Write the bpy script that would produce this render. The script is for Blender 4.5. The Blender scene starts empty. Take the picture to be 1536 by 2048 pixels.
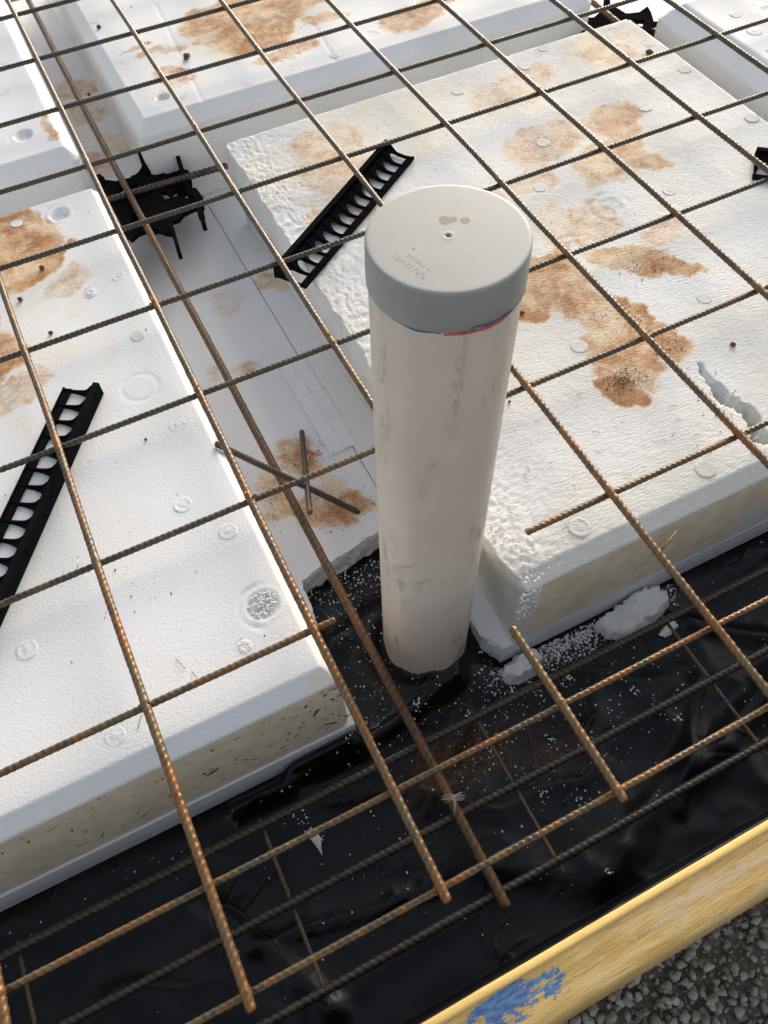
import bpy, bmesh, math, random
import numpy as np
from mathutils import Vector, Matrix

S = bpy.context.scene
C = S.collection
R_ = math.radians

# ---------------------------------------------------------------- camera
cam_d = bpy.data.cameras.new("camera")
cam = bpy.data.objects.new("camera", cam_d); C.objects.link(cam)
CR = np.array([[0.89658191, -0.44155176, -0.034248],
               [-0.38779993, -0.74538012, -0.54223583],
               [0.21389741, 0.4994402, -0.83952807]])
CP = (0.12562446, -1.99859549, 0.84534596)
m = Matrix(((CR[0][0], -CR[1][0], -CR[2][0], CP[0]),
            (CR[0][1], -CR[1][1], -CR[2][1], CP[1]),
            (CR[0][2], -CR[1][2], -CR[2][2], CP[2]),
            (0, 0, 0, 1)))
cam.matrix_world = m
cam_d.sensor_fit = 'HORIZONTAL'; cam_d.sensor_width = 36.0
cam_d.lens = 1621.709 / 1536 * 36.0
cam_d.clip_start = 0.02; cam_d.clip_end = 500
S.camera = cam

# ---------------------------------------------------------------- sky + sun
SUN_EL, SUN_AZ = 17.0, 48.0       # azimuth counted from +X towards +Y
W = bpy.data.worlds.new("World"); S.world = W; W.use_nodes = True
nt = W.node_tree
sky = nt.nodes.new("ShaderNodeTexSky"); sky.sky_type = 'NISHITA'; sky.sun_disc = False
sky.sun_elevation = R_(SUN_EL); sky.sun_rotation = R_(90 - SUN_AZ)
sky.dust_density = 3.0; sky.air_density = 1.0
hs = nt.nodes.new('ShaderNodeHueSaturation'); hs.inputs['Saturation'].default_value = .45
nt.links.new(sky.outputs[0], hs.inputs['Color']); nt.links.new(hs.outputs[0], nt.nodes["Background"].inputs[0])   # thin high cloud takes most of the blue out
nt.nodes["Background"].inputs[1].default_value = 0.15
sl = bpy.data.lights.new("sun", 'SUN'); so = bpy.data.objects.new("sun", sl); C.objects.link(so)
sl.energy = 1.0; sl.angle = R_(42); sl.color = (1.0, 0.84, 0.66)
sd = Vector((math.cos(R_(SUN_EL)) * math.cos(R_(SUN_AZ)), math.cos(R_(SUN_EL)) * math.sin(R_(SUN_AZ)), math.sin(R_(SUN_EL))))
so.rotation_euler = sd.to_track_quat('Z', 'Y').to_euler()
so.location = (3, 3, 3)
S.view_settings.view_transform = 'Standard'; S.view_settings.look = 'None'
S.view_settings.exposure = 0.88; S.view_settings.gamma = 1.0

# ---------------------------------------------------------------- noise helpers
def _h(ix, iy, s):
    n = (ix.astype(np.int64) * 374761393 + iy.astype(np.int64) * 668265263 + s * 974634777) & 0xffffffff
    n = ((n ^ (n >> 13)) * 1274126177) & 0xffffffff
    return ((n ^ (n >> 16)) & 0xffff) / 65535.0
def vn(x, y, s=0):
    x = np.asarray(x, float); y = np.asarray(y, float)
    ix = np.floor(x); iy = np.floor(y); fx = x - ix; fy = y - iy
    fx = fx * fx * (3 - 2 * fx); fy = fy * fy * (3 - 2 * fy)
    a = _h(ix, iy, s); b = _h(ix + 1, iy, s); c = _h(ix, iy + 1, s); d = _h(ix + 1, iy + 1, s)
    return (a * (1 - fx) + b * fx) * (1 - fy) + (c * (1 - fx) + d * fx) * fy
def fbm(x, y, s=0, o=4):
    r = 0; a = .5; t = 0
    for i in range(o):
        r = r + a * vn(x, y, s + i * 7); t += a; x = x * 2.03 + 5.1; y = y * 2.03 + 1.7; a *= .5
    return r / t
def sstep(a, b, x):
    t = np.clip((x - a) / (b - a), 0, 1); return t * t * (3 - 2 * t)

# ---------------------------------------------------------------- object helpers
def mesh_obj(name, V, F, mat=None, parent=None, smooth=True, attrs=None):
    me = bpy.data.meshes.new(name)
    V = np.asarray(V, float)
    if isinstance(F, np.ndarray):
        n, k = F.shape
        me.vertices.add(len(V)); me.vertices.foreach_set('co', V.ravel())
        me.loops.add(n * k); me.loops.foreach_set('vertex_index', F.ravel().astype(np.int32))
        me.polygons.add(n); me.polygons.foreach_set('loop_start', np.arange(0, n * k, k, dtype=np.int32))
        me.update(calc_edges=True); me.validate()
    else:
        me.from_pydata([tuple(v) for v in V], [], [tuple(f) for f in F]); me.update()
    if smooth: me.polygons.foreach_set('use_smooth', [True] * len(me.polygons))
    if attrs:
        for k2, a in attrs.items():
            at = me.attributes.new(k2, 'FLOAT', 'POINT'); at.data.foreach_set('value', np.asarray(a, np.float32))
    o = bpy.data.objects.new(name, me); C.objects.link(o)
    if mat: me.materials.append(mat)
    if parent: o.parent = parent
    return o
def empty(name, loc=(0, 0, 0), rz=0):
    o = bpy.data.objects.new(name, None); C.objects.link(o); o.location = loc; o.rotation_euler = (0, 0, rz)
    o.empty_display_size = .05
    return o
def tag(o, label=None, cat=None, group=None, kind=None):
    if label: o['label'] = label
    if cat: o['category'] = cat
    if group: o['group'] = group
    if kind: o['kind'] = kind
    return o
class MB:
    def __init__(s): s.V = []; s.F = []
    def add(s, V, F):
        b = len(s.V); s.V += [tuple(v) for v in V]; s.F += [tuple(i + b for i in f) for f in F]
    def box(s, x0, x1, y0, y1, z0, z1):
        s.add([(x0, y0, z0), (x1, y0, z0), (x1, y1, z0), (x0, y1, z0), (x0, y0, z1), (x1, y0, z1), (x1, y1, z1), (x0, y1, z1)],
              [(0, 3, 2, 1), (4, 5, 6, 7), (0, 1, 5, 4), (1, 2, 6, 5), (2, 3, 7, 6), (3, 0, 4, 7)])
    def prism(s, pts, axis_off):
        """closed polygon of 3-D points extruded by the vector axis_off"""
        n = len(pts); o = Vector(axis_off)
        s.add([Vector(p) for p in pts] + [Vector(p) + o for p in pts],
              [tuple(range(n))[::-1], tuple(range(n, 2 * n))] + [(i, (i + 1) % n, n + (i + 1) % n, n + i) for i in range(n)])
    def tube(s, pts, r, k=8):
        pts = [Vector(p) for p in pts]; V = []; F = []
        for i, p in enumerate(pts):
            d = (pts[min(i + 1, len(pts) - 1)] - pts[max(i - 1, 0)]).normalized()
            a = d.cross(Vector((0, 0, 1)));
            if a.length < .1: a = d.cross(Vector((1, 0, 0)))
            a.normalize(); b = d.cross(a)
            rr = r[i] if isinstance(r, (list, tuple)) else r
            for j in range(k):
                t = 2 * math.pi * j / k; V.append(p + a * rr * math.cos(t) + b * rr * math.sin(t))
        for i in range(len(pts) - 1):
            for j in range(k):
                F.append((i * k + j, i * k + (j + 1) % k, (i + 1) * k + (j + 1) % k, (i + 1) * k + j))
        F.append(tuple(range(k))[::-1]); F.append(tuple(range((len(pts) - 1) * k, len(pts) * k)))
        s.add(V, F)
    def build(s, name, mat, parent=None, smooth=False):
        return mesh_obj(name, s.V, s.F, mat, parent, smooth)

# ---------------------------------------------------------------- material helpers
class NT:
    def __init__(s, name):
        s.m = bpy.data.materials.new(name); s.m.use_nodes = True; s.t = s.m.node_tree
        s.b = s.t.nodes['Principled BSDF']
    def n(s, ty, **k):
        nd = s.t.nodes.new(ty)
        for a, v in k.items():
            if a.startswith('i_'):
                key = a[2:]; key = int(key) if key.isdigit() else key
                nd.inputs[key].default_value = v
            else: setattr(nd, a, v)
        return nd
    def l(s, a, b): s.t.links.new(a, b)
    def coord(s, scale=(1, 1, 1), rot=(0, 0, 0)):
        tc = s.n('ShaderNodeTexCoord'); mp = s.n('ShaderNodeMapping')
        mp.inputs['Scale'].default_value = scale; mp.inputs['Rotation'].default_value = rot
        s.l(tc.outputs['Object'], mp.inputs[0]); return mp.outputs[0]
    def noise(s, co, scale, detail=4, rough=.55):
        nd = s.n('ShaderNodeTexNoise'); nd.inputs['Scale'].default_value = scale; nd.inputs['Detail'].default_value = detail
        nd.inputs['Roughness'].default_value = rough; s.l(co, nd.inputs['Vector']); return nd.outputs['Fac']
    def vor(s, co, scale, feature='F1'):
        nd = s.n('ShaderNodeTexVoronoi'); nd.feature = feature; nd.inputs['Scale'].default_value = scale
        s.l(co, nd.inputs['Vector']); return nd.outputs['Distance']
    def math(s, op, a, b=None, c=None, clamp=False):
        nd = s.n('ShaderNodeMath', operation=op, use_clamp=clamp)
        for i, v in enumerate((a, b, c)):
            if v is None: continue
            if isinstance(v, (int, float)): nd.inputs[i].default_value = v
            else: s.l(v, nd.inputs[i])
        return nd.outputs[0]
    def ramp(s, v, a, b, lo=0., hi=1.):
        nd = s.n('ShaderNodeMapRange'); nd.interpolation_type = 'SMOOTHSTEP'
        nd.inputs[1].default_value = a; nd.inputs[2].default_value = b; nd.inputs[3].default_value = lo; nd.inputs[4].default_value = hi
        s.l(v, nd.inputs[0]); return nd.outputs[0]
    def mix(s, f, a, b):
        nd = s.n('ShaderNodeMix', data_type='RGBA')
        if isinstance(f, (int, float)): nd.inputs[0].default_value = f
        else: s.l(f, nd.inputs[0])
        for i, v in ((6, a), (7, b)):
            if isinstance(v, tuple): nd.inputs[i].default_value = v + (1,)
            else: s.l(v, nd.inputs[i])
        return nd.outputs[2]
    def attr(s, name):
        nd = s.n('ShaderNodeAttribute'); nd.attribute_name = name; return nd.outputs['Fac']
    def bump(s, h, strength=1., dist=.001, prev=None):
        nd = s.n('ShaderNodeBump'); nd.inputs['Strength'].default_value = strength; nd.inputs['Distance'].default_value = dist
        s.l(h, nd.inputs['Height'])
        if prev is not None: s.l(prev, nd.inputs['Normal'])
        return nd.outputs[0]
    def out(s, col=None, rough=None, nor=None, metal=None, spec=None):
        for k, v in (('Base Color', col), ('Roughness', rough), ('Normal', nor), ('Metallic', metal), ('Specular IOR Level', spec)):
            if v is None: continue
            if isinstance(v, tuple): s.b.inputs[k].default_value = v + (1,)
            elif isinstance(v, (int, float)): s.b.inputs[k].default_value = v
            else: s.l(v, s.b.inputs[k])
        return s.m

def eps_material(name, bead=1.0, wave=0.0, cut=0.0, rot=0.0, base=(.85, .848, .84), film=.16):
    """expanded polystyrene: bead pattern, cutter lines, clay stains (attribute 'stain'), dried tan dirt ('grime')"""
    n = NT(name)
    co = n.coord()
    st0 = n.attr('stain'); gr0 = n.attr('grime')
    cs = n.coord((1, 4.5, 1), (0, 0, rot)); fine = n.noise(cs, 70, 6, .65)
    mid = n.noise(co, 26, 5, .6); big = n.noise(co, 5, 3, .5); hi = n.noise(co, 260, 3, .6)
    k = n.math('ADD', n.math('MULTIPLY', fine, .62), n.math('MULTIPLY', mid, .38))
    # stain strength broken up by the streaky noise
    streak = n.noise(cs, 190, 6, .75); cell = n.noise(co, 55, 6, .7)
    k3 = n.math('MULTIPLY_ADD', streak, .4, n.math('MULTIPLY_ADD', fine, .3, n.math('MULTIPLY', cell, .3)))
    s1 = n.math('ADD', st0, n.math('MULTIPLY_ADD', k3, 3.6, -1.84))
    light = n.math('MULTIPLY', n.ramp(s1, -.2, .62), n.ramp(st0, .02, .30))
    dark = n.math('MULTIPLY', n.ramp(n.math('ADD', s1, n.math('MULTIPLY_ADD', n.noise(co, 20, 5, .65), 2.2, -1.1)), .55, 1.10), n.ramp(st0, .3, .65))
    col = n.mix(n.ramp(big, .35, .7, 0, .35), base, (base[0] * .95, base[1] * .95, base[2] * .93))
    if film: col = n.mix(n.math('MULTIPLY', n.ramp(n.math('MULTIPLY_ADD', big, .5, n.math('MULTIPLY', k3, .5)), .40, .62), film), col, (.68, .62, .50))
    g1 = n.ramp(n.math('ADD', gr0, n.math('MULTIPLY_ADD', k, .7, -.35)), .25, .62)
    col = n.mix(n.math('MULTIPLY', g1, .95), col, n.mix(n.ramp(mid, .35, .65), (.76, .61, .41), (.88, .76, .56)))
    patch = n.noise(co, 20, 5, .65); tone = n.ramp(n.math('MULTIPLY_ADD', patch, .55, n.math('MULTIPLY_ADD', streak, .45, n.math('MULTIPLY_ADD', st0, .22, -.11))), .40, .57)
    col = n.mix(n.math('MULTIPLY', light, .92), col, n.mix(tone, (.78, .60, .37), (.51, .225, .055)))
    col = n.mix(n.math('MULTIPLY', dark, .9), col, n.mix(n.ramp(hi, .35, .65), (.20, .080, .022), (.42, .20, .06)))
    # bumps
    nor = None
    if bead:
        v = n.vor(co, 310)
        b = n.math('SUBTRACT', 1.0, n.math('POWER', v, 1.6))
        nor = n.bump(b, bead * .26, .0012, nor)
    if wave:
        w = n.noise(n.coord((1, 3.4, 1), (0, 0, rot)), 105, 4, .6)
        nor = n.bump(w, wave * .55, .0035, nor)
    if cut:
        c = n.noise(n.coord((1, 16, 1), (0, 0, rot + .5)), 60, 3, .6)
        nor = n.bump(c, cut * .35, .0010, nor)
    nor = n.bump(n.noise(co, 24, 3), .05, .004, nor)
    m = n.out(col, .62, nor, spec=.35)
    n.b.inputs['Subsurface Weight'].default_value = 0.0
    return m

M = {}
M['eps_bead'] = eps_material('eps_bead_surface', bead=1.0, cut=.45, rot=.9)
M['eps_mid'] = eps_material('eps_cut_surface', bead=.35, cut=.8, rot=.9)
M['eps_wavy'] = eps_material('eps_wavy_weathered', bead=.25, wave=1.0, rot=-.9, base=(.80, .795, .775), film=.5)
M['eps_sheet'] = eps_material('eps_smooth_sheet', bead=.10, cut=.2, base=(.78, .79, .81))
M['eps_crumb'] = eps_material('eps_crumbs', bead=.8, base=(.84, .84, .84))
M['eps_disc'] = eps_material('eps_tan_disc', bead=.4, base=(.72, .70, .63))

def plastic(name, col, rough, bumpy=0., dirt=None, spec=.25):
    n = NT(name); co = n.coord(); c = col
    if dirt:
        c = n.mix(n.ramp(n.noise(co, 14, 6, .7), .5, .72, 0, dirt[1]), col, dirt[0])
    nor = n.bump(n.noise(co, 60, 4), bumpy, .001) if bumpy else None
    return n.out(c, rough, nor, spec=spec)
M['black'] = plastic('black_plastic', (.009, .0095, .010), .6, .3, ((.03, .026, .022), .12), spec=.0)

def pipe_material():
    n = NT('white_pvc_pipe'); co = n.coord(); cz = n.coord((1, 1, .28))
    film = n.ramp(n.noise(co, 9, 4, .6), .4, .75, 0, .45)
    col = n.mix(film, (.67, .575, .475), (.57, .485, .39))
    # scuffs: vertical streaks and a few dark smears
    sc = n.math('MULTIPLY', n.ramp(n.noise(cz, 46, 6, .72), .50, .66), n.ramp(n.noise(cz, 11, 2), .46, .60))
    col = n.mix(n.math('MULTIPLY', sc, .75), col, (.24, .19, .15))
    sg = n.math('MULTIPLY', n.attr('smudge'), n.ramp(n.noise(n.coord((1, 1, .5)), 120, 6, .75), .38, .62)); col = n.mix(n.math('MULTIPLY', sg, .8), col, (.20, .15, .11))
    sp = n.ramp(n.vor(co, 75), .05, .10, 1, 0)
    sp = n.math('MULTIPLY', sp, n.ramp(n.noise(co, 12, 2), .55, .68))
    col = n.mix(n.math('MULTIPLY', sp, .7), col, (.25, .16, .09))
    return n.out(col, n.ramp(n.noise(co, 30, 3), .3, .7, .32, .5), n.bump(n.noise(cz, 35, 3), .15, .001))
M['pipe'] = pipe_material()
def cap_material():
    n = NT('grey_pvc_cap'); co = n.coord()
    col = n.mix(n.ramp(n.noise(co, 22, 4, .6), .4, .7, 0, .5), (.305, .305, .285), (.345, .335, .30))
    sm = n.attr('smear')
    col = n.mix(n.ramp(n.math('ADD', sm, n.math('MULTIPLY_ADD', n.noise(co, 160, 4), .6, -.15)), .3, .6, 0, .9), col, (.15, .09, .045))
    spk = n.math('MULTIPLY', n.ramp(n.vor(co, 60), .04, .09, 1, 0), n.ramp(n.noise(co, 20, 2), .55, .65))
    col = n.mix(n.math('MULTIPLY', spk, .6), col, (.35, .30, .25))
    return n.out(col, .42, n.bump(n.noise(co, 70, 3), .12, .0008))
M['cap'] = cap_material()

def rust_material(name, steel, tan, orange, rough=.55):
    n = NT(name); co = n.coord()
    r = n.attr('rust'); up = n.attr('rib')
    a = n.noise(co, 38, 5, .7); b = n.noise(co, 220, 4, .7); c = n.noise(co, 9, 2, .5)
    f1 = n.ramp(n.math('ADD', r, n.math('MULTIPLY_ADD', a, 2.4, -1.2)), .2, .8)
    col = n.mix(n.ramp(b, .35, .65), steel, (steel[0] * 2.1, steel[1] * 2., steel[2] * 1.8))
    rc = n.mix(n.ramp(n.math('MULTIPLY_ADD', c, .5, n.math('MULTIPLY', b, .5)), .42, .58), tan, orange)
    rc = n.mix(n.ramp(b, .55, .75, 0, .5), rc, (orange[0] * .35, orange[1] * .3, orange[2] * .3))
    col = n.mix(f1, col, rc)
    # highlights on the ridges painted into the colour, brighter than the valleys between
    col = n.mix(n.math('MULTIPLY', up, .5), col, n.mix(.5, col, (.30, .22, .11)))
    nor = n.bump(b, .6, .0008)
    return n.out(col, n.ramp(a, .3, .7, rough - .15, rough + .12), nor, .25)
M['bar'] = rust_material('rusty_deformed_bar', (.040, .034, .025), (.13, .090, .040), (.215, .082, .018), .36)
M['bar_dark'] = rust_material('dark_deformed_bar', (.030, .027, .022), (.105, .070, .034), (.18, .075, .024), .42)  # darker steel; on the long wires it paints in their backlit, shaded side
M['bar_low'] = rust_material('brown_trench_bar', (.026, .022, .022), (.09, .055, .035), (.16, .065, .025), .30)
M['bar_rib'] = rust_material('brown_rib_bar', (.045, .028, .016), (.10, .048, .018), (.17, .06, .016), .5)

def membrane_material():
    n = NT('black_polythene'); co = n.coord()
    mud = n.attr('mud')
    dust = n.noise(co, 7, 5, .65); f = n.noise(co, 180, 4, .7)
    col = n.mix(n.ramp(dust, .4, .7, 0, .5), (.002, .0024, .0036), (.0055, .0058, .0075))
    mm = n.math('MULTIPLY', n.ramp(n.math('ADD', mud, n.math('MULTIPLY_ADD', n.noise(co, 30, 6, .7), 1.1, -.55)), .3, .9), 1.)
    col = n.mix(n.math('MULTIPLY', mm, .8), col, n.mix(n.ramp(f, .4, .6), (.03, .016, .007), (.12, .055, .018)))
    w = n.noise(co, 12, 4, .5)
    vd = n.n('ShaderNodeTexVoronoi', feature='DISTANCE_TO_EDGE'); vd.inputs['Scale'].default_value = 7.5
    dn = n.n('ShaderNodeTexNoise'); dn.inputs['Scale'].default_value = 5; n.l(co, dn.inputs['Vector'])
    vm = n.n('ShaderNodeVectorMath', operation='MULTIPLY_ADD'); vm.inputs[1].default_value = (.35, .35, .35); n.l(dn.outputs['Color'], vm.inputs[0]); n.l(co, vm.inputs[2]); n.l(vm.outputs[0], vd.inputs['Vector'])
    cre = n.math('MULTIPLY', n.ramp(vd.outputs['Distance'], 0, .06, 1, 0), n.ramp(n.noise(co, 6, 2), .42, .62))
    nor = n.bump(cre, .30, .0030, n.bump(w, .10, .012)); nor = n.bump(f, .12, .0006, nor)
    return n.out(col, n.ramp(dust, .3, .7, .20, .42), nor, spec=.35)
M['membrane'] = membrane_material()

def board_material():
    n = NT('yellow_form_ply'); co = n.coord((1.0, 9, 9)); c2 = n.coord((1, 3, 3))
    a = n.noise(co, 9, 6, .65); b = n.noise(c2, 30, 6, .75); g = n.noise(n.coord((1, 26, 26)), 30, 6, .72)
    col = n.mix(n.ramp(a, .35, .65), (.43, .27, .065), (.60, .41, .15))
    col = n.mix(n.ramp(g, .48, .66, 0, .75), col, (.30, .19, .055))
    wear = n.noise(n.coord((1, 4, 4)), 22, 6, .7); col = n.mix(n.ramp(wear, .52, .74, 0, .45), col, (.55, .47, .34)); col = n.mix(n.ramp(wear, .30, .42, .45, 0), col, (.34, .21, .07))
    col = n.mix(n.math('MULTIPLY', n.attr('strip'), .85), col, n.mix(n.ramp(g, .4, .7), (.86, .58, .19), (.78, .48, .13)))
    gp = n.ramp(n.math('ADD', n.attr('grey'), n.math('MULTIPLY_ADD', b, 1.4, -.7)), .3, .55)
    col = n.mix(n.math('MULTIPLY', gp, .45), col, (.50, .46, .38))
    bp = n.math('MULTIPLY', n.ramp(n.math('ADD', n.attr('blue'), n.math('MULTIPLY_ADD', n.noise(n.coord((1, 2.2, 2.2)), 75, 6, .75), 4.2, -2.0)), .30, .60), n.ramp(n.attr('blue'), .02, .12))
    col = n.mix(n.math('MULTIPLY', bp, .92), col, n.mix(n.ramp(n.noise(c2, 90, 4), .4, .6), (.005, .075, .26), (.04, .17, .36)))
    col = n.mix(n.math('MULTIPLY', n.attr('dirt'), .8), col, (.10, .07, .035))
    return n.out(col, .5, n.bump(g, .55, .0015))
M['board'] = board_material()

def stone_material():
    n = NT('crushed_stone'); co = n.coord()
    at = n.attr('tone'); nz = n.noise(co, 90, 4, .7)
    col = n.mix(at, (.22, .20, .17), (.38, .355, .315)); col = n.mix(n.ramp(nz, .35, .7, 0, .6), col, (.30, .25, .19))
    return n.out(col, .85, n.bump(n.noise(co, 300, 4, .7), .6, .001))
M['stone'] = stone_material()
def soil_material():
    n = NT('grit_soil'); co = n.coord()
    col = n.mix(n.ramp(n.noise(co, 140, 6, .75), .35, .65), (.13, .108, .082), (.29, .25, .20))
    col = n.mix(n.ramp(n.noise(co, .8, 4), .4, .65, 0, .5), col, (.20, .11, .06))
    return n.out(col, .95, n.bump(n.noise(co, 110, 5, .7), 1., .004))
M['soil'] = soil_material()
def clay_material():
    n = NT('clay_clod'); co = n.coord(); nz = n.noise(co, 300, 4, .7)
    return n.out(n.mix(n.ramp(nz, .35, .65), (.07, .032, .016), (.22, .095, .04)), .9, n.bump(nz, .8, .001))
M['clay'] = clay_material()
def tape_material():
    n = NT('silver_tape'); co = n.coord((1, 1, 1)); cw = n.coord((.22, 2.2, 1), (0, 0, -.12))
    w = n.noise(cw, 150, 4, .6); col = n.mix(n.ramp(n.noise(co, 40, 4), .4, .7, 0, .4), (.93, .93, .95), (.86, .86, .88))
    return n.out(col, .18, n.bump(n.noise(co, 60, 3), .5, .003, n.bump(w, 1., .004)), .0)
M['tape'] = tape_material()
M['straw'] = plastic('straw_fibre', (.13, .07, .035), .9)
M['tie'] = plastic('grey_tie_wire', (.42, .42, .38), .4)
M['ink_red'] = plastic('red_marker_ink', (.58, .13, .15), .6)
M['ink_blue'] = plastic('blue_marker_ink', (.06, .15, .27), .6)

# ================================================================ setting
g = mesh_obj('ground', [(-60, -60, -.31), (60, -60, -.31), (60, 60, -.31), (-60, 60, -.31)], [(0, 1, 2, 3)], M['soil'], smooth=False)
tag(g, kind='structure')

def lines(a, b, segs):
    """segs = [(end, step), ...] -> coordinates from a to b"""
    out = [a]; cur = a
    for e, st in segs:
        k = max(1, int(round((e - cur) / st))); out += list(np.linspace(cur, e, k + 1)[1:]); cur = e
    return np.array(out)
def grid_faces(nx, ny):
    i = np.arange(nx - 1); j = np.arange(ny - 1); I, J = np.meshgrid(i, j, indexing='ij')
    a = (I * ny + J).ravel(); return np.stack([a, a + ny, a + ny + 1, a + 1], 1)

# ---- membrane: black plastic sheet, lying in the trench and up the form board
xs = lines(-1.2, 2.6, [(-.35, .03), (1.3, .006), (2.6, .03)])
ys = lines(-1.9915, 1.2, [(-1.975, .0008), (-1.955, .002), (-1.3, .006), (1.2, .06)])
X, Y = np.meshgrid(xs, ys, indexing='ij')
Z = -.2585 - .022 * sstep(-1.66, -1.76, Y)
def ridge(x, y, s): return 1 - np.abs(2 * fbm(x, y, s, 3) - 1) * 2.2
tr = sstep(-1.62, -1.70, Y) + sstep(.20, .235, X) * sstep(.44, .42, X) * sstep(-1.36, -1.42, Y) * .7
tr = np.clip(tr, 0, 1)
w1 = np.clip(ridge(X * 4.2 + 3 + .8 * Y, Y * 6.3 + 1.6 * X, 3), 0, 1) ** 3
w2 = np.clip(ridge(X * 11 - 6 * Y, Y * 9 + 5 * X, 11), 0, 1) ** 4
hollow = fbm(X * 5, Y * 5, 23, 2)
Z += tr * (.009 * w1 + .0016 * w2 + .012 * (hollow - .5)) * (1 - .6 * sstep(.25, .5, np.abs(X - .0)) * 0)
def seg_d(X, Y, a, b):
    ax, ay = a; bx, by = b; dx, dy = bx - ax, by - ay; L = dx * dx + dy * dy
    t = np.clip(((X - ax) * dx + (Y - ay) * dy) / L, 0, 1); return np.hypot(X - ax - t * dx, Y - ay - t * dy), t
for a, b, h, w in (((.03, -1.674), (.205, -1.672), .020, .011), ((.205, -1.672), (.37, -1.652), .017, .010), ((.21, -1.53), (.33, -1.50), .012, .02),
                   ((.36, -1.70), (.25, -1.78), .010, .012), ((.60, -1.90), (.95, -1.80), .016, .02), ((.72, -1.72), (1.0, -1.93), .012, .012),
                   ((.55, -1.93), (.68, -1.80), .010, .010), ((.05, -1.93), (-.05, -1.75), .012, .015), ((.42, -1.95), (.6, -1.88), .012, .02)):
    d, t = seg_d(X, Y, a, b); Z += h * np.exp(-(d / w) ** 2)
PX, PY = .3562, -1.5799
dp = np.hypot(X - PX, Y - PY); ang = np.arctan2(Y - PY, X - PX)
collar = np.exp(-np.clip(dp - .060, 0, None) / .018) * (.040 + .008 * np.sin(3 * ang + 1) + .004 * np.sin(9 * ang))
Z += np.where(Y < -1.38, collar, 0)
# keep it under the polystyrene sheets
inL = (X < .215) & (Y > -1.655); inM = (Y > -1.41); inR = (X > .43) & (Y > -1.655)
Z = np.where(inL | inM | inR, np.minimum(Z, -.2575), Z)
rise = sstep(-1.980, -1.9905, Y)
Z = Z + (-.012 - Z) * rise ** 1.6
Z += .004 * rise * (1 - rise) * 4 * (fbm(X * 16, Y * 2, 5, 3) - .5)
flap = sstep(.085, .12, X) * sstep(.218, .208, X); Z = np.where(Y < -1.6555, np.maximum(Z, Z + flap * (.040 + .006 * (fbm(X * 60, Y * 60, 31, 3) - .5)) * np.exp(-(np.clip(-1.6575 - Y, 0, None) / .0075) ** 2)), Z)
mud = .45 * np.exp(-(((X - .36) / .10) ** 2 + ((Y + 1.765) / .05) ** 2)) + .5 * np.exp(-(((X - .30) / .05) ** 2 + ((Y + 1.73) / .04) ** 2)) \
    + .5 * np.exp(-(((X - .46) / .06) ** 2 + ((Y + 1.80) / .03) ** 2)) + .35 * np.exp(-(((X - .3) / .3) ** 2 + ((Y + 1.74) / .06) ** 2))
mem = mesh_obj('plastic_membrane', np.stack([X.ravel(), Y.ravel(), Z.ravel()], 1), grid_faces(len(xs), len(ys)), M['membrane'], attrs={'mud': mud.ravel()})
tag(mem, 'glossy black plastic membrane lining the trench, wrinkled and strewn with white beads', 'plastic sheet')
def mem_z(x, y):
    i = int(np.clip(np.searchsorted(xs, x), 0, len(xs) - 1)); j = int(np.clip(np.searchsorted(ys, y), 0, len(ys) - 1)); return float(Z[i, j])

# ================================================================ EPS pods
def blob(X, Y, lst, seed):
    """sum of warped soft ellipses: (x, y, rx, ry, rot_deg, strength)"""
    wx = (fbm(X * 15, Y * 15, seed, 6) - .5) * .075 + (fbm(X * 110, Y * 110, seed + 3, 2) - .5) * .012; wy = (fbm(X * 15 + 9, Y * 15 + 4, seed + 50, 6) - .5) * .075 + (fbm(X * 110, Y * 110, seed + 8, 2) - .5) * .012
    r = np.zeros_like(X)
    for x, y, rx, ry, rot, s in lst:
        c, sn = math.cos(R_(rot)), math.sin(R_(rot)); dx = X + wx - x; dy = Y + wy - y
        q = np.hypot((c * dx + sn * dy) / rx, (-sn * dx + c * dy) / ry)
        r = np.maximum(r, s * (sstep(1.16, .70, q) * (.82 + .18 * sstep(.5, .95, q)) + .10 * np.exp(-((q - .90) / .06) ** 2)) * (.62 + .76 * fbm(X * 26, Y * 26, seed + 77, 4)))
    return r

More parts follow.
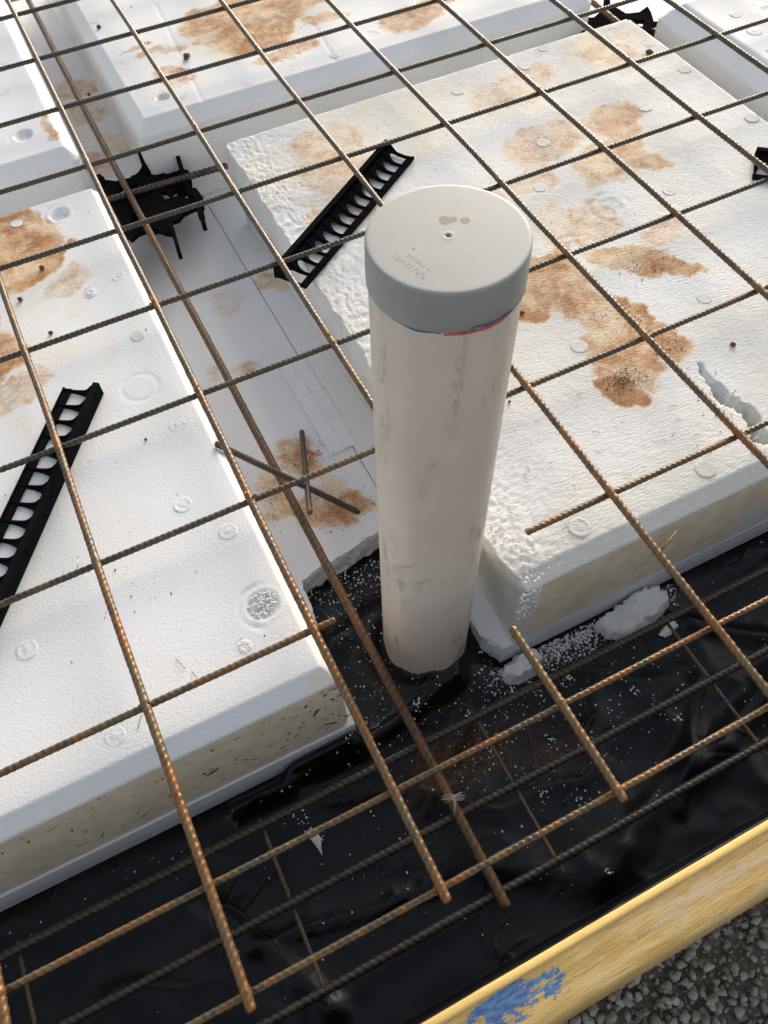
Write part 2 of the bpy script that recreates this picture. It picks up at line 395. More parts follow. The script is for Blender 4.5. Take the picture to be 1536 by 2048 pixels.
def make_pod(name, x0, x1, y0, y1, zt, zb, xs, ys, mat, cham=(.018, .018, .018, .018), chz=.019, rad=.016, stains=(), seed=1,
             hf=None, edge=None, front_grime=None, film=()):
    """heightfield top with chamfers (left, right, front, back) and walls; xs/ys are sample lines incl. outline"""
    X, Y = np.meshgrid(xs, ys, indexing='ij')
    cx, cy = np.clip(X, x0 + rad, x1 - rad), np.clip(Y, y0 + rad, y1 - rad)
    dx, dy = X - cx, Y - cy; q = np.hypot(dx, dy); over = q > rad
    sc = np.where(over, rad / np.maximum(q, 1e-9), 1.0); X = cx + dx * sc; Y = cy + dy * sc
    q2 = np.hypot(X - cx, Y - cy)
    def drop(d, w):
        if w <= 0: return 0 * d
        return np.where(d < w, (1 - d / w), 0)
    dl, dr, df, db = X - x0, x1 - X, Y - y0, y1 - Y
    dc = np.where((np.abs(X - cx) > 0) & (np.abs(Y - cy) > 0), rad - q2, 1.)
    parts = [drop(dl, cham[0]), drop(dr, cham[1]), drop(df, cham[2]), drop(db, cham[3])]
    mx = np.maximum.reduce(parts)
    if max(cham) > 0: mx = np.maximum(mx, np.where(dc < .99, drop(dc, max(cham)), 0))
    Zt = zt - chz * mx - .0012 * sstep(.0, .25, mx) * (1 - mx)
    Zt = Zt + .0018 * (fbm(X * 5, Y * 5, seed, 3) - .5) * (1 - mx)
    if hf is not None: Zt = Zt + hf(X, Y) * (1 - sstep(.0, .9, mx))
    nx, ny = len(xs), len(ys)
    V = [np.stack([X.ravel(), Y.ravel(), Zt.ravel()], 1)]; F = [grid_faces(nx, ny)]
    st = blob(X, Y, stains, seed + 100).ravel(); gr = blob(X, Y, film, seed + 200).ravel()
    # walls: perimeter loop
    idx = [(i, 0) for i in range(nx)] + [(nx - 1, j) for j in range(1, ny)] + [(i, ny - 1) for i in range(nx - 2, -1, -1)] + [(0, j) for j in range(ny - 2, 0, -1)]
    per = np.array([i * ny + j for i, j in idx]); P = V[0][per]
    levels = [0, .003, .006, .012, .02, .035, .05, .07, .09, .11, .13, .15]
    H = P[:, 2] - zb; rows = [per]; base = nx * ny
    side = np.array([(0 if j == 0 else 1 if i == nx - 1 else 2 if j == ny - 1 else 3) for i, j in idx])
    cxp = np.clip(P[:, 0], x0 + .001, x1 - .001)
    for li, lv in enumerate(levels[1:] + [9]):
        z = np.where(lv > 5, zb, P[:, 2] - np.minimum(lv, H * .98))
        xx = P[:, 0].copy(); yy = P[:, 1].copy()
        nrm = (fbm(P[:, 0] * 60 + z * 50, P[:, 1] * 60 + z * 80, seed + 9, 3) - .5) * .0012
        xx += np.where(side == 3, -1, np.where(side == 1, 1, 0)) * nrm; yy += np.where(side == 0, -1, np.where(side == 2, 1, 0)) * nrm
        V.append(np.stack([xx, yy, z], 1))
        g_ = np.zeros(len(P))
        if front_grime is not None:
            g_ = np.where((side == 0) | ((side == 1) & (P[:, 1] < y0 + rad + .004)), front_grime(xx, z), 0)
        gr = np.concatenate([gr, g_]); st = np.concatenate([st, np.zeros(len(P))])
        ids = base + np.arange(len(P)); base += len(P); up = rows[-1]
        F.append(np.stack([up, ids, np.roll(ids, -1), np.roll(up, -1)], 1)); rows.append(ids)
    V = np.concatenate(V); F = np.concatenate(F)
    if edge is not None: V = edge(V)
    o = mesh_obj(name, V, F, mat, attrs={'stain': st, 'grime': gr})
    return o

def crater(X, Y, x, y, r, depth, seed):
    d = np.hypot(X - x, Y - y); a = np.arctan2(Y - y, X - x)
    rr = r * (.60 + .20 * (fbm(X * 90, Y * 90, int(seed * 3), 2) - .5))
    return -depth * sstep(rr + .003, rr - .003, d) * (1 - .35 * fbm(X * 260, Y * 260, int(seed) + 2, 2)) - .0020 * fbm(X * 70, Y * 70, int(seed) + 5, 2) ** 2 * 2 * np.exp(-((d - r) / .0025) ** 2) * (.3 + .7 * (np.sin(a * 1.0 - 1.2) > -.1)) + .0012 * (fbm(X * 120, Y * 120, int(seed) + 9, 2) - .3) * sstep(r, r * .7, d)

def mark(parent, x, y, z, r, mat, style=0, seed=0):
    """moulded ejector mark: thin raised ring with a rough middle, pressed on the pod's surface"""
    prof = {0: [(0, .0004), (.22, .0006), (.38, .0001), (.62, .0001), (.74, .0007), (.88, .0008), (1.0, -.0003)],
            1: [(0, .0001), (.5, .0002), (.85, .0004), (.96, .0003), (1.0, -.0003)],
            2: [(0, -.0001), (.3, .0013), (.55, .0016), (.7, .0002), (.84, .0001), (.9, .0012), (1.0, -.0003)]}[style]
    k = 36; V = [(x, y, z + prof[0][1])]; F = []
    rnd = random.Random(seed)
    ph = rnd.random() * 6
    for pi, (q, h) in enumerate(prof[1:]):
        for j in range(k):
            t = 2 * math.pi * j / k
            hh = h + (.0006 * (rnd.random() - .5) if pi < len(prof) - 2 else 0) * (2.2 if style == 2 else 1)
            if style != 1 and .7 < q < .95: hh *= .55 + .45 * math.sin(2 * t + ph)
            V.append((x + r * q * math.cos(t), y + r * q * math.sin(t), z + hh))
    for j in range(k): F.append((0, 1 + j, 1 + (j + 1) % k))
    for i in range(len(prof) - 2):
        for j in range(k):
            a = 1 + i * k; F.append((a + j, a + k + j, a + k + (j + 1) % k, a + (j + 1) % k))
    o = mesh_obj('mould_mark', V, F, mat, parent, attrs={'stain': np.zeros(len(V)), 'grime': np.zeros(len(V))})
    return o

ZT, ZB = -.030, -.2048
POD = []
# ---- left pod (near left)
LX0, LX1, LY0, LY1 = -.89, .208, -1.652, -.615
lc = [(.122, -.672, .026, .012, 1.), (.160, -1.530, .029, .0045, 3.)]
def hfL(X, Y):
    r = 0
    for x, y, r_, d, s in lc: r = r + crater(X, Y, x, y, r_, d, s)
    r = r - .0010 * np.exp(-((np.hypot(X - .130, Y + 1.122) - .026) / .0025) ** 2)
    return r
xs_ = lines(LX0, LX1, [(-.88, .004), (-.32, .02), (.19, .003), (LX1, .0022)])
ys_ = lines(LY0, LY1, [(-1.628, .0022), (-.64, .003), (LY1, .0022)])
def gL(x, z):
    return np.where(z < -.0535, .9, 0) * np.where(z < -.198, .5, 1)
podL = make_pod('foam_pod', LX0, LX1, LY0, LY1, ZT, ZB, xs_, ys_, M['eps_bead'], (.018, .018, .018, .012), .019, .016,
                stains=[(.00, -.72, .11, .105, 60, .72), (.05, -.76, .05, .06, 0, .6), (-.09, -.66, .10, .08, 0, .8), (.06, -.79, .075, .02, 30, .85), (-.06, -.97, .08, .05, 50, .8), (-.09, -.88, .06, .08, 0, .7), (.10, -.84, .05, .03, 20, .35), (-.03, -1.05, .05, .03, 30, .45)],
                film=[(.02, -.98, .12, .22, -10, .40), (.09, -1.0, .08, .10, 0, .3), (.185, -1.645, .03, .010, 10, .42), (.12, -1.22, .05, .08, 0, .22), (.17, -1.28, .02, .10, 0, .3)], seed=3, hf=hfL, front_grime=gL)
tag(podL, 'white beaded foam pod at the near left, its front face caked tan with straw', 'foam pod', 'foam waffle pods of the slab')
for i, (x, y, r, s) in enumerate([(.157, -1.02, .0115, 1), (.118, -.890, .0125, 2), (.156, -1.215, .0125, 0), (.120, -1.346, .0125, 0), (.159, -1.412, .0125, 0), (.122, -1.571, .0135, 2),
                       (-.045, -1.605, .013, 0), (-.110, -1.457, .0135, 0), (.176, -.76, .010, 0), (.168, -.875, .0105, 0), (.05, -.66, .010, 0)]):
    mark(podL, x, y, ZT + .0002, r, M['eps_disc'] if s == 1 else M['eps_bead'], s if s else 0, i + 5)

# ---- top left pod
TX1, TY0 = .198, -.500
xs_ = lines(-.89, TX1, [(-.88, .005), (-.30, .03), (.17, .004), (TX1, .003)])
ys_ = lines(TY0, .53, [(-.47, .003), (.30, .005), (.53, .02)])
podT = make_pod('foam_pod', -.89, TX1, TY0, .53, ZT, ZB, xs_, ys_, M['eps_mid'], (.02, .02, .022, .02), .020, .018,
                stains=[(.16, -.40, .015, .05, 0, .55), (.10, -.15, .06, .02, 10, .35), (-.02, -.21, .08, .006, 20, .5)], seed=13,
                hf=lambda X, Y: crater(X, Y, .118, -.405, .026, .010, 2.) + crater(X, Y, .05, -.40, .010, .001, 1.))
tag(podT, 'white foam pod in the far left corner with a bright chamfered right edge', 'foam pod', 'foam waffle pods of the slab')
for i, (x, y, r) in enumerate([(.157, -.34, .011), (.12, -.24, .012), (.06, -.37, .011)]): mark(podT, x, y, ZT + .0002, r, M['eps_mid'], 0, i + 30)

# ---- middle far pod
MX0, MX1, MY0 = .316, 1.345, -.492
xs_ = lines(MX0, MX1, [(.345, .003), (1.28, .004), (MX1, .003)])
ys_ = lines(MY0, .53, [(-.46, .003), (.10, .004), (.53, .02)])
def hfM(X, Y):
    r = crater(X, Y, .390, -.414, .020, .008, 1.)
    r = r + crater(X, Y, .848, -.405, .024, .0012, 4.)
    for (a, b) in (((.455, -.47), (.49, -.05)), ((.74, -.47), (.76, -.30))):
        d, t = seg_d(X, Y, a, b); r = r - .0012 * np.exp(-(d / .0028) ** 2)
    return r
podM = make_pod('foam_pod', MX0, MX1, MY0, .53, ZT, ZB, xs_, ys_, M['eps_mid'], (.02, .02, .026, .02), .022, .018,
                stains=[(.66, -.25, .14, .075, 20, .78), (.60, -.16, .12, .05, 30, .7), (.74, -.20, .14, .06, 10, .62), (.64, -.31, .08, .035, 10, .95), (.54, -.26, .05, .025, 15, .55), (.80, -.30, .05, .03, 0, .6),
                        (.95, -.39, .085, .045, 5, .72), (1.02, -.35, .07, .04, 15, .6), (.67, -.38, .075, .03, 5, .55), (.86, -.14, .2, .07, 0, .6), (1.1, -.33, .05, .03, 0, .55),
                        (.432, -.355, .045, .04, 0, .55), (.415, -.245, .04, .014, 15, .75), (.39, -.215, .05, .006, 14, .7), (.45, -.26, .03, .02, 0, .5)],
                film=[(.65, -.24, .2, .12, 10, .5)], seed=23, hf=hfM)
tag(podM, 'large white foam pod behind the pipe with orange clay smears and bluish front', 'foam pod', 'foam waffle pods of the slab')
for i, (x, y, r) in enumerate([(.353, -.247, .011), (.352, -.055, .011), (.553, -.447, .011), (.43, -.43, .010), (.748, -.441, .011), (.36, -.36, .009)]): mark(podM, x, y, ZT + .0002, r, M['eps_mid'], 0, i + 40)

# ---- right pod (cut to size, weathered)
RX0, RX1, RY0, RY1 = .449, 1.338, -1.652, -.618
crack = [(.862, -1.462), (.857, -1.50), (.852, -1.53), (.860, -1.56), (.852, -1.60), (.862, -1.66)]
def hfR(X, Y):
    r = .0012 * (fbm(X * 60 + Y * 40, Y * 60 - X * 20, 77, 3) - .5)
    rough = sstep(.60, .46, X) * .9 + .1
    r = r + rough * .0075 * (fbm(X * 230, Y * 230, 91, 3) - .6)
    jx = (fbm(X * 35, Y * 35, 5, 3) - .5) * .026
    for a, b in zip(crack[:-1], crack[1:]):
        d, t = seg_d(X + jx, Y + jx * .6, a, b); wd = .010 if a[1] < -1.49 else .005
        dep = .05 if a[1] < -1.49 else .012
        r = np.minimum(r, -dep * sstep(wd, wd * .55, d) + r * 0)
    r = r + crater(X, Y, .862, -1.43, .020, .002, 3.) * 0
    r = r + crater(X, Y, .955, -1.108, .036, .0016, 2.) + crater(X, Y, 1.283, -.668, .030, .0010, 1.) + crater(X, Y, .84, -1.165, .03, .0014, 5.)
    return r
def edgeR(V):
    x, y, z = V[:, 0], V[:, 1], V[:, 2]
    k = sstep(.47, .449, x)
    n1 = fbm(y * 38, z * 60, 61, 4) - .5; n2 = fbm(y * 9, z * 7, 62, 2) - .5
    V[:, 0] = x + k * ((.010 * n1 + .016 * n2 - .003) + .012 * sstep(-.03, -.2, z))
    # broken near corner
    c = sstep(.055, .0, np.hypot(x - .449, (y + 1.652))) * sstep(-.15, -.05, z)
    V[:, 0] += c * .016 * (fbm(y * 50, z * 50, 66, 3)); V[:, 1] += c * (.012 + .02 * fbm(x * 60, z * 50, 67, 3)) * sstep(-.02, -.045, z) * 0
    V[:, 2] -= c * sstep(-.1, -.03, z) * .012 * fbm(x * 70, y * 70, 68, 3)
    return V
xs_ = lines(RX0, RX1, [(.50, .0022), (1.20, .0035), (RX1, .005)])
ys_ = lines(RY0, RY1, [(-1.628, .0022), (-1.44, .0028), (-.62, .004), (RY1, .002)])
def gR(x, z):
    up = -.0535; lo = -.196 + .02 * sstep(.55, .48, x)
    diag = (x - .80) * 1.6 - .19
    tor = .47 + .022 * fbm(z * 60, z * 9, 4, 3)
    return np.where((z < up) & (z > lo) & (z > diag), 1.0, 0) * np.where(x < tor, .35, 1)
podR = make_pod('foam_pod', RX0, RX1, RY0, RY1, ZT, ZB, xs_, ys_, M['eps_wavy'], (0, 0, .018, 0), .019, .004,
                stains=[(.735, -1.20, .075, .052, 20, .80), (.71, -1.24, .05, .03, 0, .85), (.79, -1.20, .08, .04, 60, .62), (.80, -1.30, .045, .09, 10, .68), (.775, -1.40, .060, .065, 10, .72), (.742, -1.435, .050, .026, -45, 1.45), (.855, -1.385, .035, .045, 30, .74), (.83, -1.34, .03, .05, 0, .9),
                        (.92, -1.24, .075, .035, -40, .66), (.97, -1.28, .04, .025, -40, .72), (.90, -1.13, .06, .04, 30, .42), (.84, -1.10, .06, .03, 30, .36), (.99, -1.19, .06, .03, 10, .4),
                        (1.10, -.90, .075, .055, 35, .60), (1.04, -.99, .085, .055, 25, .60), (1.09, -1.035, .03, .025, 0, .74), (1.00, -1.05, .05, .02, 0, .4), (.95, -.90, .09, .05, 10, .42), (.88, -.98, .05, .05, 0, .4), (.62, -.72, .07, .05, 0, .38), (.58, -.80, .07, .07, 0, .4), (.54, -.90, .05, .05, 0, .34),
                        (.70, -1.02, .05, .03, 20, .6), (.76, -.98, .06, .04, 0, .45), (1.0, -.72, .12, .05, 10, .34), (1.25, -.75, .05, .03, 30, .42), (1.22, -.70, .06, .04, 10, .42)],
                film=[(.75, -.72, .38, .12, 0, .42), (1.25, -.68, .12, .07, 0, .6), (.62, -.85, .16, .14, 0, .36), (.55, -1.50, .1, .14, 0, .25)],
                seed=33, hf=hfR, edge=edgeR, front_grime=gR)
tag(podR, 'weathered wavy foam pod right of the pipe, stained orange and cracked near its front', 'foam pod', 'foam waffle pods of the slab')
for i, (x, y, r, s) in enumerate([(1.064, -1.120, .012, 0), (.952, -1.356, .012, 1), (.730, -1.351, .013, 1), (.752, -1.612, .014, 1), (1.323, -1.02, .014, 1), (.953, -.90, .013, 1), (.557, -1.612, .0145, 0),
                                  (1.124, -.63, .012, 1), (1.057, -.668, .013, 1), (1.314, -.716, .014, 0), (1.318, -.829, .014, 1), (1.176, -.898, .014, 1), (.879, -1.007, .012, 1), (.716, -.99, .012, 1), (.90, -.68, .012, 1)]):
    mark(podR, x, y, ZT + .0004, r, M['eps_disc'] if s == 1 else M['eps_wavy'], s, i + 60)

# ---- top right pod
QX0 = 1.425
xs_ = lines(QX0, 2.45, [(1.48, .004), (1.75, .006), (2.45, .03)])
ys_ = lines(-1.652, -.60, [(-1.0, .02), (-.63, .006), (-.60, .004)])
podQ = make_pod('foam_pod', QX0, 2.45, -1.652, -.60, ZT + .004, ZB, xs_, ys_, M['eps_mid'], (.045, .03, .03, .03), .030, .02, seed=43,
                hf=lambda X, Y: crater(X, Y, 1.60, -.74, .03, .003, 1.))
tag(podQ, 'clean white foam pod at the far right corner with a wide rounded edge', 'foam pod', 'foam waffle pods of the slab')
for i, (x, y, r) in enumerate([(1.53, -.72, .013), (1.52, -.79, .016), (1.50, -.86, .010)]): mark(podQ, x, y, ZT + .0044, r, M['eps_mid'], 0, i + 80)

# ================================================================ EPS base sheets (50 mm)
def sheet(name, outline, inner_step, label, stains=(), film=(), seed=0, rough_edges=()):
    """flat slab with a given outline (ccw list of xy); edges in rough_edges get a torn, crumbly profile"""
    pts = []
    n = len(outline)
    for i in range(n):
        a = np.array(outline[i]); b = np.array(outline[(i + 1) % n]); L = np.hypot(*(b - a))
        k = max(1, int(L / inner_step)); nn = np.array([(b - a)[1], -(b - a)[0]]) / L
        for j in range(k):
            p = a + (b - a) * j / k; pts.append((p, nn, i in rough_edges))
    bm = bmesh.new(); top = []
    rows = [-.2052, -.2066, -.212, -.222, -.234, -.246, -.2552]
    rings = []
    for zi, z in enumerate(rows):
        ring = []
        for (p, nn, ro) in pts:
            off = 0
            if ro: off = float((fbm(np.array(p[0] * 90 + z * 300), np.array(p[1] * 90 + z * 60), seed, 3) - .5) * .008 + (fbm(np.array(p[0] * 22), np.array(p[1] * 22), seed + 3, 2) - .5) * .006)
            elif zi == 0: off = -.0015
            q = p + nn * off; ring.append(bm.verts.new((q[0], q[1], z)))
        rings.append(ring)
    for a, b in zip(rings[:-1], rings[1:]):
        for i in range(len(a)):
            bm.faces.new((a[i], b[i], b[(i + 1) % len(a)], a[(i + 1) % len(a)]))
    f = bm.faces.new(rings[0]); bm.faces.new(rings[-1][::-1])
    # grid cuts so the stain attribute has samples
    x0 = min(p[0] for p in outline); x1 = max(p[0] for p in outline); y0 = min(p[1] for p in outline); y1 = max(p[1] for p in outline)
    st = .012
    def cuts(a, b, lo, hi): return [v for v in np.arange(a, b, st) if lo < v < hi]
    geom_all = lambda: [e for e in (list(bm.faces) + list(bm.edges) + list(bm.verts))]
    def topgeom():
        fs = [f for f in bm.faces if f.normal.z > .5 or abs(f.calc_center_median().z + .2052) < 1e-4]
        es = {e for f in fs for e in f.edges}; vs = {v for f in fs for v in f.verts}
        return fs + list(es) + list(vs)
    bm.normal_update()
    for v in cuts(x0, x1, max(x0, .19), min(x1, .56)): bmesh.ops.bisect_plane(bm, geom=topgeom(), plane_co=(v, 0, 0), plane_no=(1, 0, 0))
    for v in cuts(y0, y1, max(y0, -1.45), min(y1, .1)): bmesh.ops.bisect_plane(bm, geom=topgeom(), plane_co=(0, v, 0), plane_no=(0, 1, 0))
    bmesh.ops.triangulate(bm, faces=[f for f in bm.faces if len(f.verts) > 4])
    bmesh.ops.recalc_face_normals(bm, faces=bm.faces)
    me = bpy.data.meshes.new(name); bm.to_mesh(me); bm.free()
    co = np.zeros(len(me.vertices) * 3); me.vertices.foreach_get('co', co); co = co.reshape(-1, 3)
    for k, a in (('stain', blob(co[:, 0], co[:, 1], stains, seed + 5) * (co[:, 2] > -.21)), ('grime', blob(co[:, 0], co[:, 1], film, seed + 6))):
        at = me.attributes.new(k, 'FLOAT', 'POINT'); at.data.foreach_set('value', a.astype(np.float32))
    me.materials.append(M['eps_sheet'])
    o = bpy.data.objects.new(name, me); C.objects.link(o); tag(o, label, 'foam sheet', 'flat foam sheets under the pods'); return o
SEAM = .4035
shL = sheet('foam_sheet', [(-.95, -1.655), (.212, -1.655), (.214, -1.62), (.222, -1.50), (.232, -1.424), (.30, -1.414), (.36, -1.404), (SEAM, -1.394), (SEAM, .55), (-.95, .55)], .004,
            'flat white foam sheet under the left pods, rusty clay patch near its torn edge',
            stains=[(.315, -1.21, .045, .038, 0, .62), (.33, -1.225, .03, .03, 0, .75), (.25, -1.27, .035, .05, 0, .5), (.30, -1.33, .03, .045, 0, .6), (.355, -1.35, .045, .035, 20, .72), (.345, -1.30, .035, .04, 0, .55), (.24, -.98, .02, .03, 0, .3), (.30, -1.0, .03, .02, 0, .38), (.33, -.83, .03, .05, 0, .25),
                    (.26, .05, .05, .05, 0, .38), (.27, -.08, .05, .06, 0, .42), (.24, -.28, .04, .05, 0, .45), (.30, -.22, .04, .06, 0, .36), (.25, .2, .05, .05, 0, .3)],
            film=[(.27, -.1, .08, .16, 0, .42), (.31, -1.28, .12, .12, 0, .3), (.34, -.75, .06, .10, 0, .25), (.24, -1.0, .05, .06, 0, .3)], seed=7, rough_edges=(2, 3, 4, 5, 6))
shR = sheet('foam_sheet', [(SEAM + .0012, -1.392), (.414, -1.46), (.424, -1.54), (.420, -1.585), (.424, -1.622), (.440, -1.652), (2.5, -1.655), (2.5, .55), (SEAM + .0012, .55)], .004,
            'flat white foam sheet under the right pods with a torn corner beside the pipe',
            stains=[(.43, -1.59, .012, .02, 0, .5), (.43, -.80, .02, .03, 0, .42), (.45, -.72, .02, .02, 0, .35), (.42, -1.33, .025, .03, 0, .5), (1.36, -.5, .04, .1, 0, .3)],
            film=[(.45, -.75, .05, .08, 0, .3), (.42, -1.3, .03, .06, 0, .3)], seed=17, rough_edges=(0, 1, 2, 3, 4))

# ---- tape over the seam
def tape():
    p = [np.array(q) for q in ((.3625, -1.010), (.4105, -1.012), (.4125, -1.236), (.3645, -1.238))]
    nu, nv = 90, 22; V = []; F = []
    for i in range(nu + 1):
        for j in range(nv + 1):
            u, v = i / nu, j / nv
            q = (p[0] * (1 - v) + p[1] * v) * (1 - u) + (p[3] * (1 - v) + p[2] * v) * u
            e = 0
            if i in (0, nu): e = (random.Random(j * 7 + i).random() - .5) * .006
            h = .0006 + .0010 * float(fbm(np.array(u * 60.), np.array(v * 3.), 5, 2)) * math.sin(math.pi * v) - .0012 * math.exp(-((v - .82) / .03) ** 2) * .5 + .0018 * math.exp(-((v - .45 - .08 * u) / .035) ** 2)
            V.append((q[0], q[1] + e, -.2043 + h))
    for i in range(nu):
        for j in range(nv):
            a = i * (nv + 1) + j; F.append((a, a + nv + 1, a + nv + 2, a + 1))
    o = mesh_obj('tape_strip', V, F, M['tape']); tag(o, 'crinkled silver white tape strip over the seam between foam sheets', 'tape')
tape()

# ================================================================ vent pipe with cap
random.seed(4)
def pax(z): return PX + .0172 * (z + .2), PY - .0027 * (z + .2)
pipe = empty('capped_pipe', (0, 0, 0)); tag(pipe, 'tall white plastic pipe standing upright in the middle under a grey cap', 'pipe')
pr_, cr_, ztop = .0590, .0602, .4638
k = 96; V = []; F = []
zs = np.linspace(-.265, ztop - .01, 260)
for z in zs:
    cx, cy = pax(z)
    for j in range(k): t = 2 * math.pi * j / k; V.append((cx + pr_ * math.cos(t), cy + pr_ * math.sin(t), z))
for i in range(len(zs) - 1):
    for j in range(k): F.append((i * k + j, i * k + (j + 1) % k, (i + 1) * k + (j + 1) % k, (i + 1) * k + j))
VV = np.array(V); an = np.degrees(np.arctan2(VV[:, 1] - PY, VV[:, 0] - PX)) % 360; smu = np.zeros(len(VV))
for (a_, z_, wa, wz, st_) in ((193, .375, 5, .022, .9), (186, .350, 9, .008, .8), (196, .30, 4, .03, .7), (188, .285, 5, .02, .8), (185, .25, 8, .012, .6), (244, .262, 3, .010, 1.), (236, .225, 3, .012, .7), (252, .165, 2, .004, .9),
                              (200, .10, 6, .018, .6), (214, .07, 18, .0025, .9), (232, .045, 14, .0022, .9), (205, .05, 8, .02, .5), (190, .03, 5, .03, .6), (290, .13, 4, .02, .5), (296, .08, 3, .03, .45), (262, .05, 3, .004, .7), (222, -.10, 12, .02, .3), (200, .43, 10, .015, .35)):
    dz_ = VV[:, 2] - z_ - .0009 * (an - a_) * (1 if wz < .004 else .2)
    smu = np.maximum(smu, st_ * np.exp(-((an - a_) / wa) ** 2 - (dz_ / wz) ** 2))
mesh_obj('pipe_body', V, F, M['pipe'], pipe, attrs={'smudge': smu})
# cap: lathe with rounded shoulder, centre dimple
prof = [(0, -.0038), (.0009, -.0034), (.0016, -.0012), (.0021, .0000), (.0030, .0002), (.0045, 0)]
prof += [(r, 0) for r in np.linspace(.0065, .0575, 26)]
prof += [(.0588, -.0001), (.0596, -.0005), (.0601, -.0013), (cr_, -.0026), (cr_ + .0002, -.010), (cr_ + .0004, -.020), (cr_ + .0004, -.0350), (cr_, -.0360), (pr_ - .0008, -.0362)]
V = []; F = []; sm = []
ccx, ccy = pax(ztop)
for (r, h) in prof:
    cx, cy = pax(ztop + h)
    for j in range(k):
        t = 2 * math.pi * j / k; x, y = cx + r * math.cos(t), cy + r * math.sin(t); V.append((x, y, ztop + h))
        s = 0
        if h > -.003:
            for (bx, by, br) in ((.374, -1.566, .0045), (.3865, -1.573, .0035), (.379, -1.568, .003)): s = max(s, 1 - max(0, math.hypot(x - bx, y - by) / br - .4))
        sm.append(max(0, s))
for i in range(len(prof) - 1):
    for j in range(k): F.append((i * k + j, (i + 1) * k + j, (i + 1) * k + (j + 1) % k, i * k + (j + 1) % k))
mesh_obj('pipe_cap', V, F, M['cap'], pipe, attrs={'smear': sm})
# worn raised lettering (not legible in the photo): two rows of short raised strokes and a cross
mb = MB(); rr = random.Random(8)
def stroke(x, y, ang, L, w=.0009, h=.00012):
    dx, dy = math.cos(ang) * L / 2, math.sin(ang) * L / 2; nx_, ny_ = -math.sin(ang) * w / 2, math.cos(ang) * w / 2
    z = ztop - .0002
    mb.prism([(x - dx - nx_, y - dy - ny_, z), (x + dx - nx_, y + dy - ny_, z), (x + dx + nx_ * .5, y + dy + ny_ * .5, z), (x - dx + nx_ * .5, y - dy + ny_ * .5, z)], (0, 0, h + .0002))
# reading direction on the cap from (788,505)px to (855,548)px
a0 = np.array((.3245, -1.5825)); a1 = np.array((.3335, -1.6130)); dd = (a1 - a0) / np.linalg.norm(a1 - a0); nn = np.array((-dd[1], dd[0]))
base_a = math.atan2(dd[1], dd[0])
for row, (o0, ln, sz) in enumerate(((0, .031, .0044), (.0072, .020, .0034))):
    q = .0; 
    while q < ln:
        p = a0 + dd * (q + (.006 if row else 0)) + nn * o0
        stroke(p[0], p[1], base_a + math.pi / 2 + rr.uniform(-.25, .25), sz)
        if rr.random() < .7: stroke(*(p + dd * .0014 + nn * rr.uniform(-.4, .4) * sz), base_a + rr.uniform(-.5, .5), .0022)
        q += rr.choice((.0028, .0034, .0034))
p = a0 + dd * .004 + nn * .0145
stroke(p[0], p[1], base_a + .8, .003); stroke(p[0], p[1], base_a - .8, .003)
mb.build('raised_lettering', M['cap'], pipe)
# marker lines below the cap
def ink(name, mat, a0, a1, z0, z1, w):
    V = []; F = []; n = 40
    for i in range(n + 1):
        t = i / n; a = R_(a0 + (a1 - a0) * t); z = z0 + (z1 - z0) * t + .0006 * math.sin(9 * t)
        ww = w * (.35 + .65 * math.sin(math.pi * min(1, max(0, .08 + .86 * t)))) * (.85 + .3 * random.random())
        for dz in (-ww / 2, ww / 2):
            zz = z + dz
            cx, cy = pax(zz); r = (cr_ + .0004 if zz > ztop - .0360 else pr_) + .0002
            V.append((cx + r * math.cos(a), cy + r * math.sin(a), zz))
    for i in range(n): F.append((2 * i, 2 * i + 2, 2 * i + 3, 2 * i + 1))
    mesh_obj(name, V, F, mat, pipe)
ink('marker_line', M['ink_red'], -120, -42, ztop - .0388, ztop - .0374, .0050)
ink('marker_line', M['ink_blue'], -160, -122, ztop - .0374, ztop - .0378, .0022)
ink('marker_line', M['ink_blue'], -102, -68, ztop - .0335, ztop - .0345, .0026)

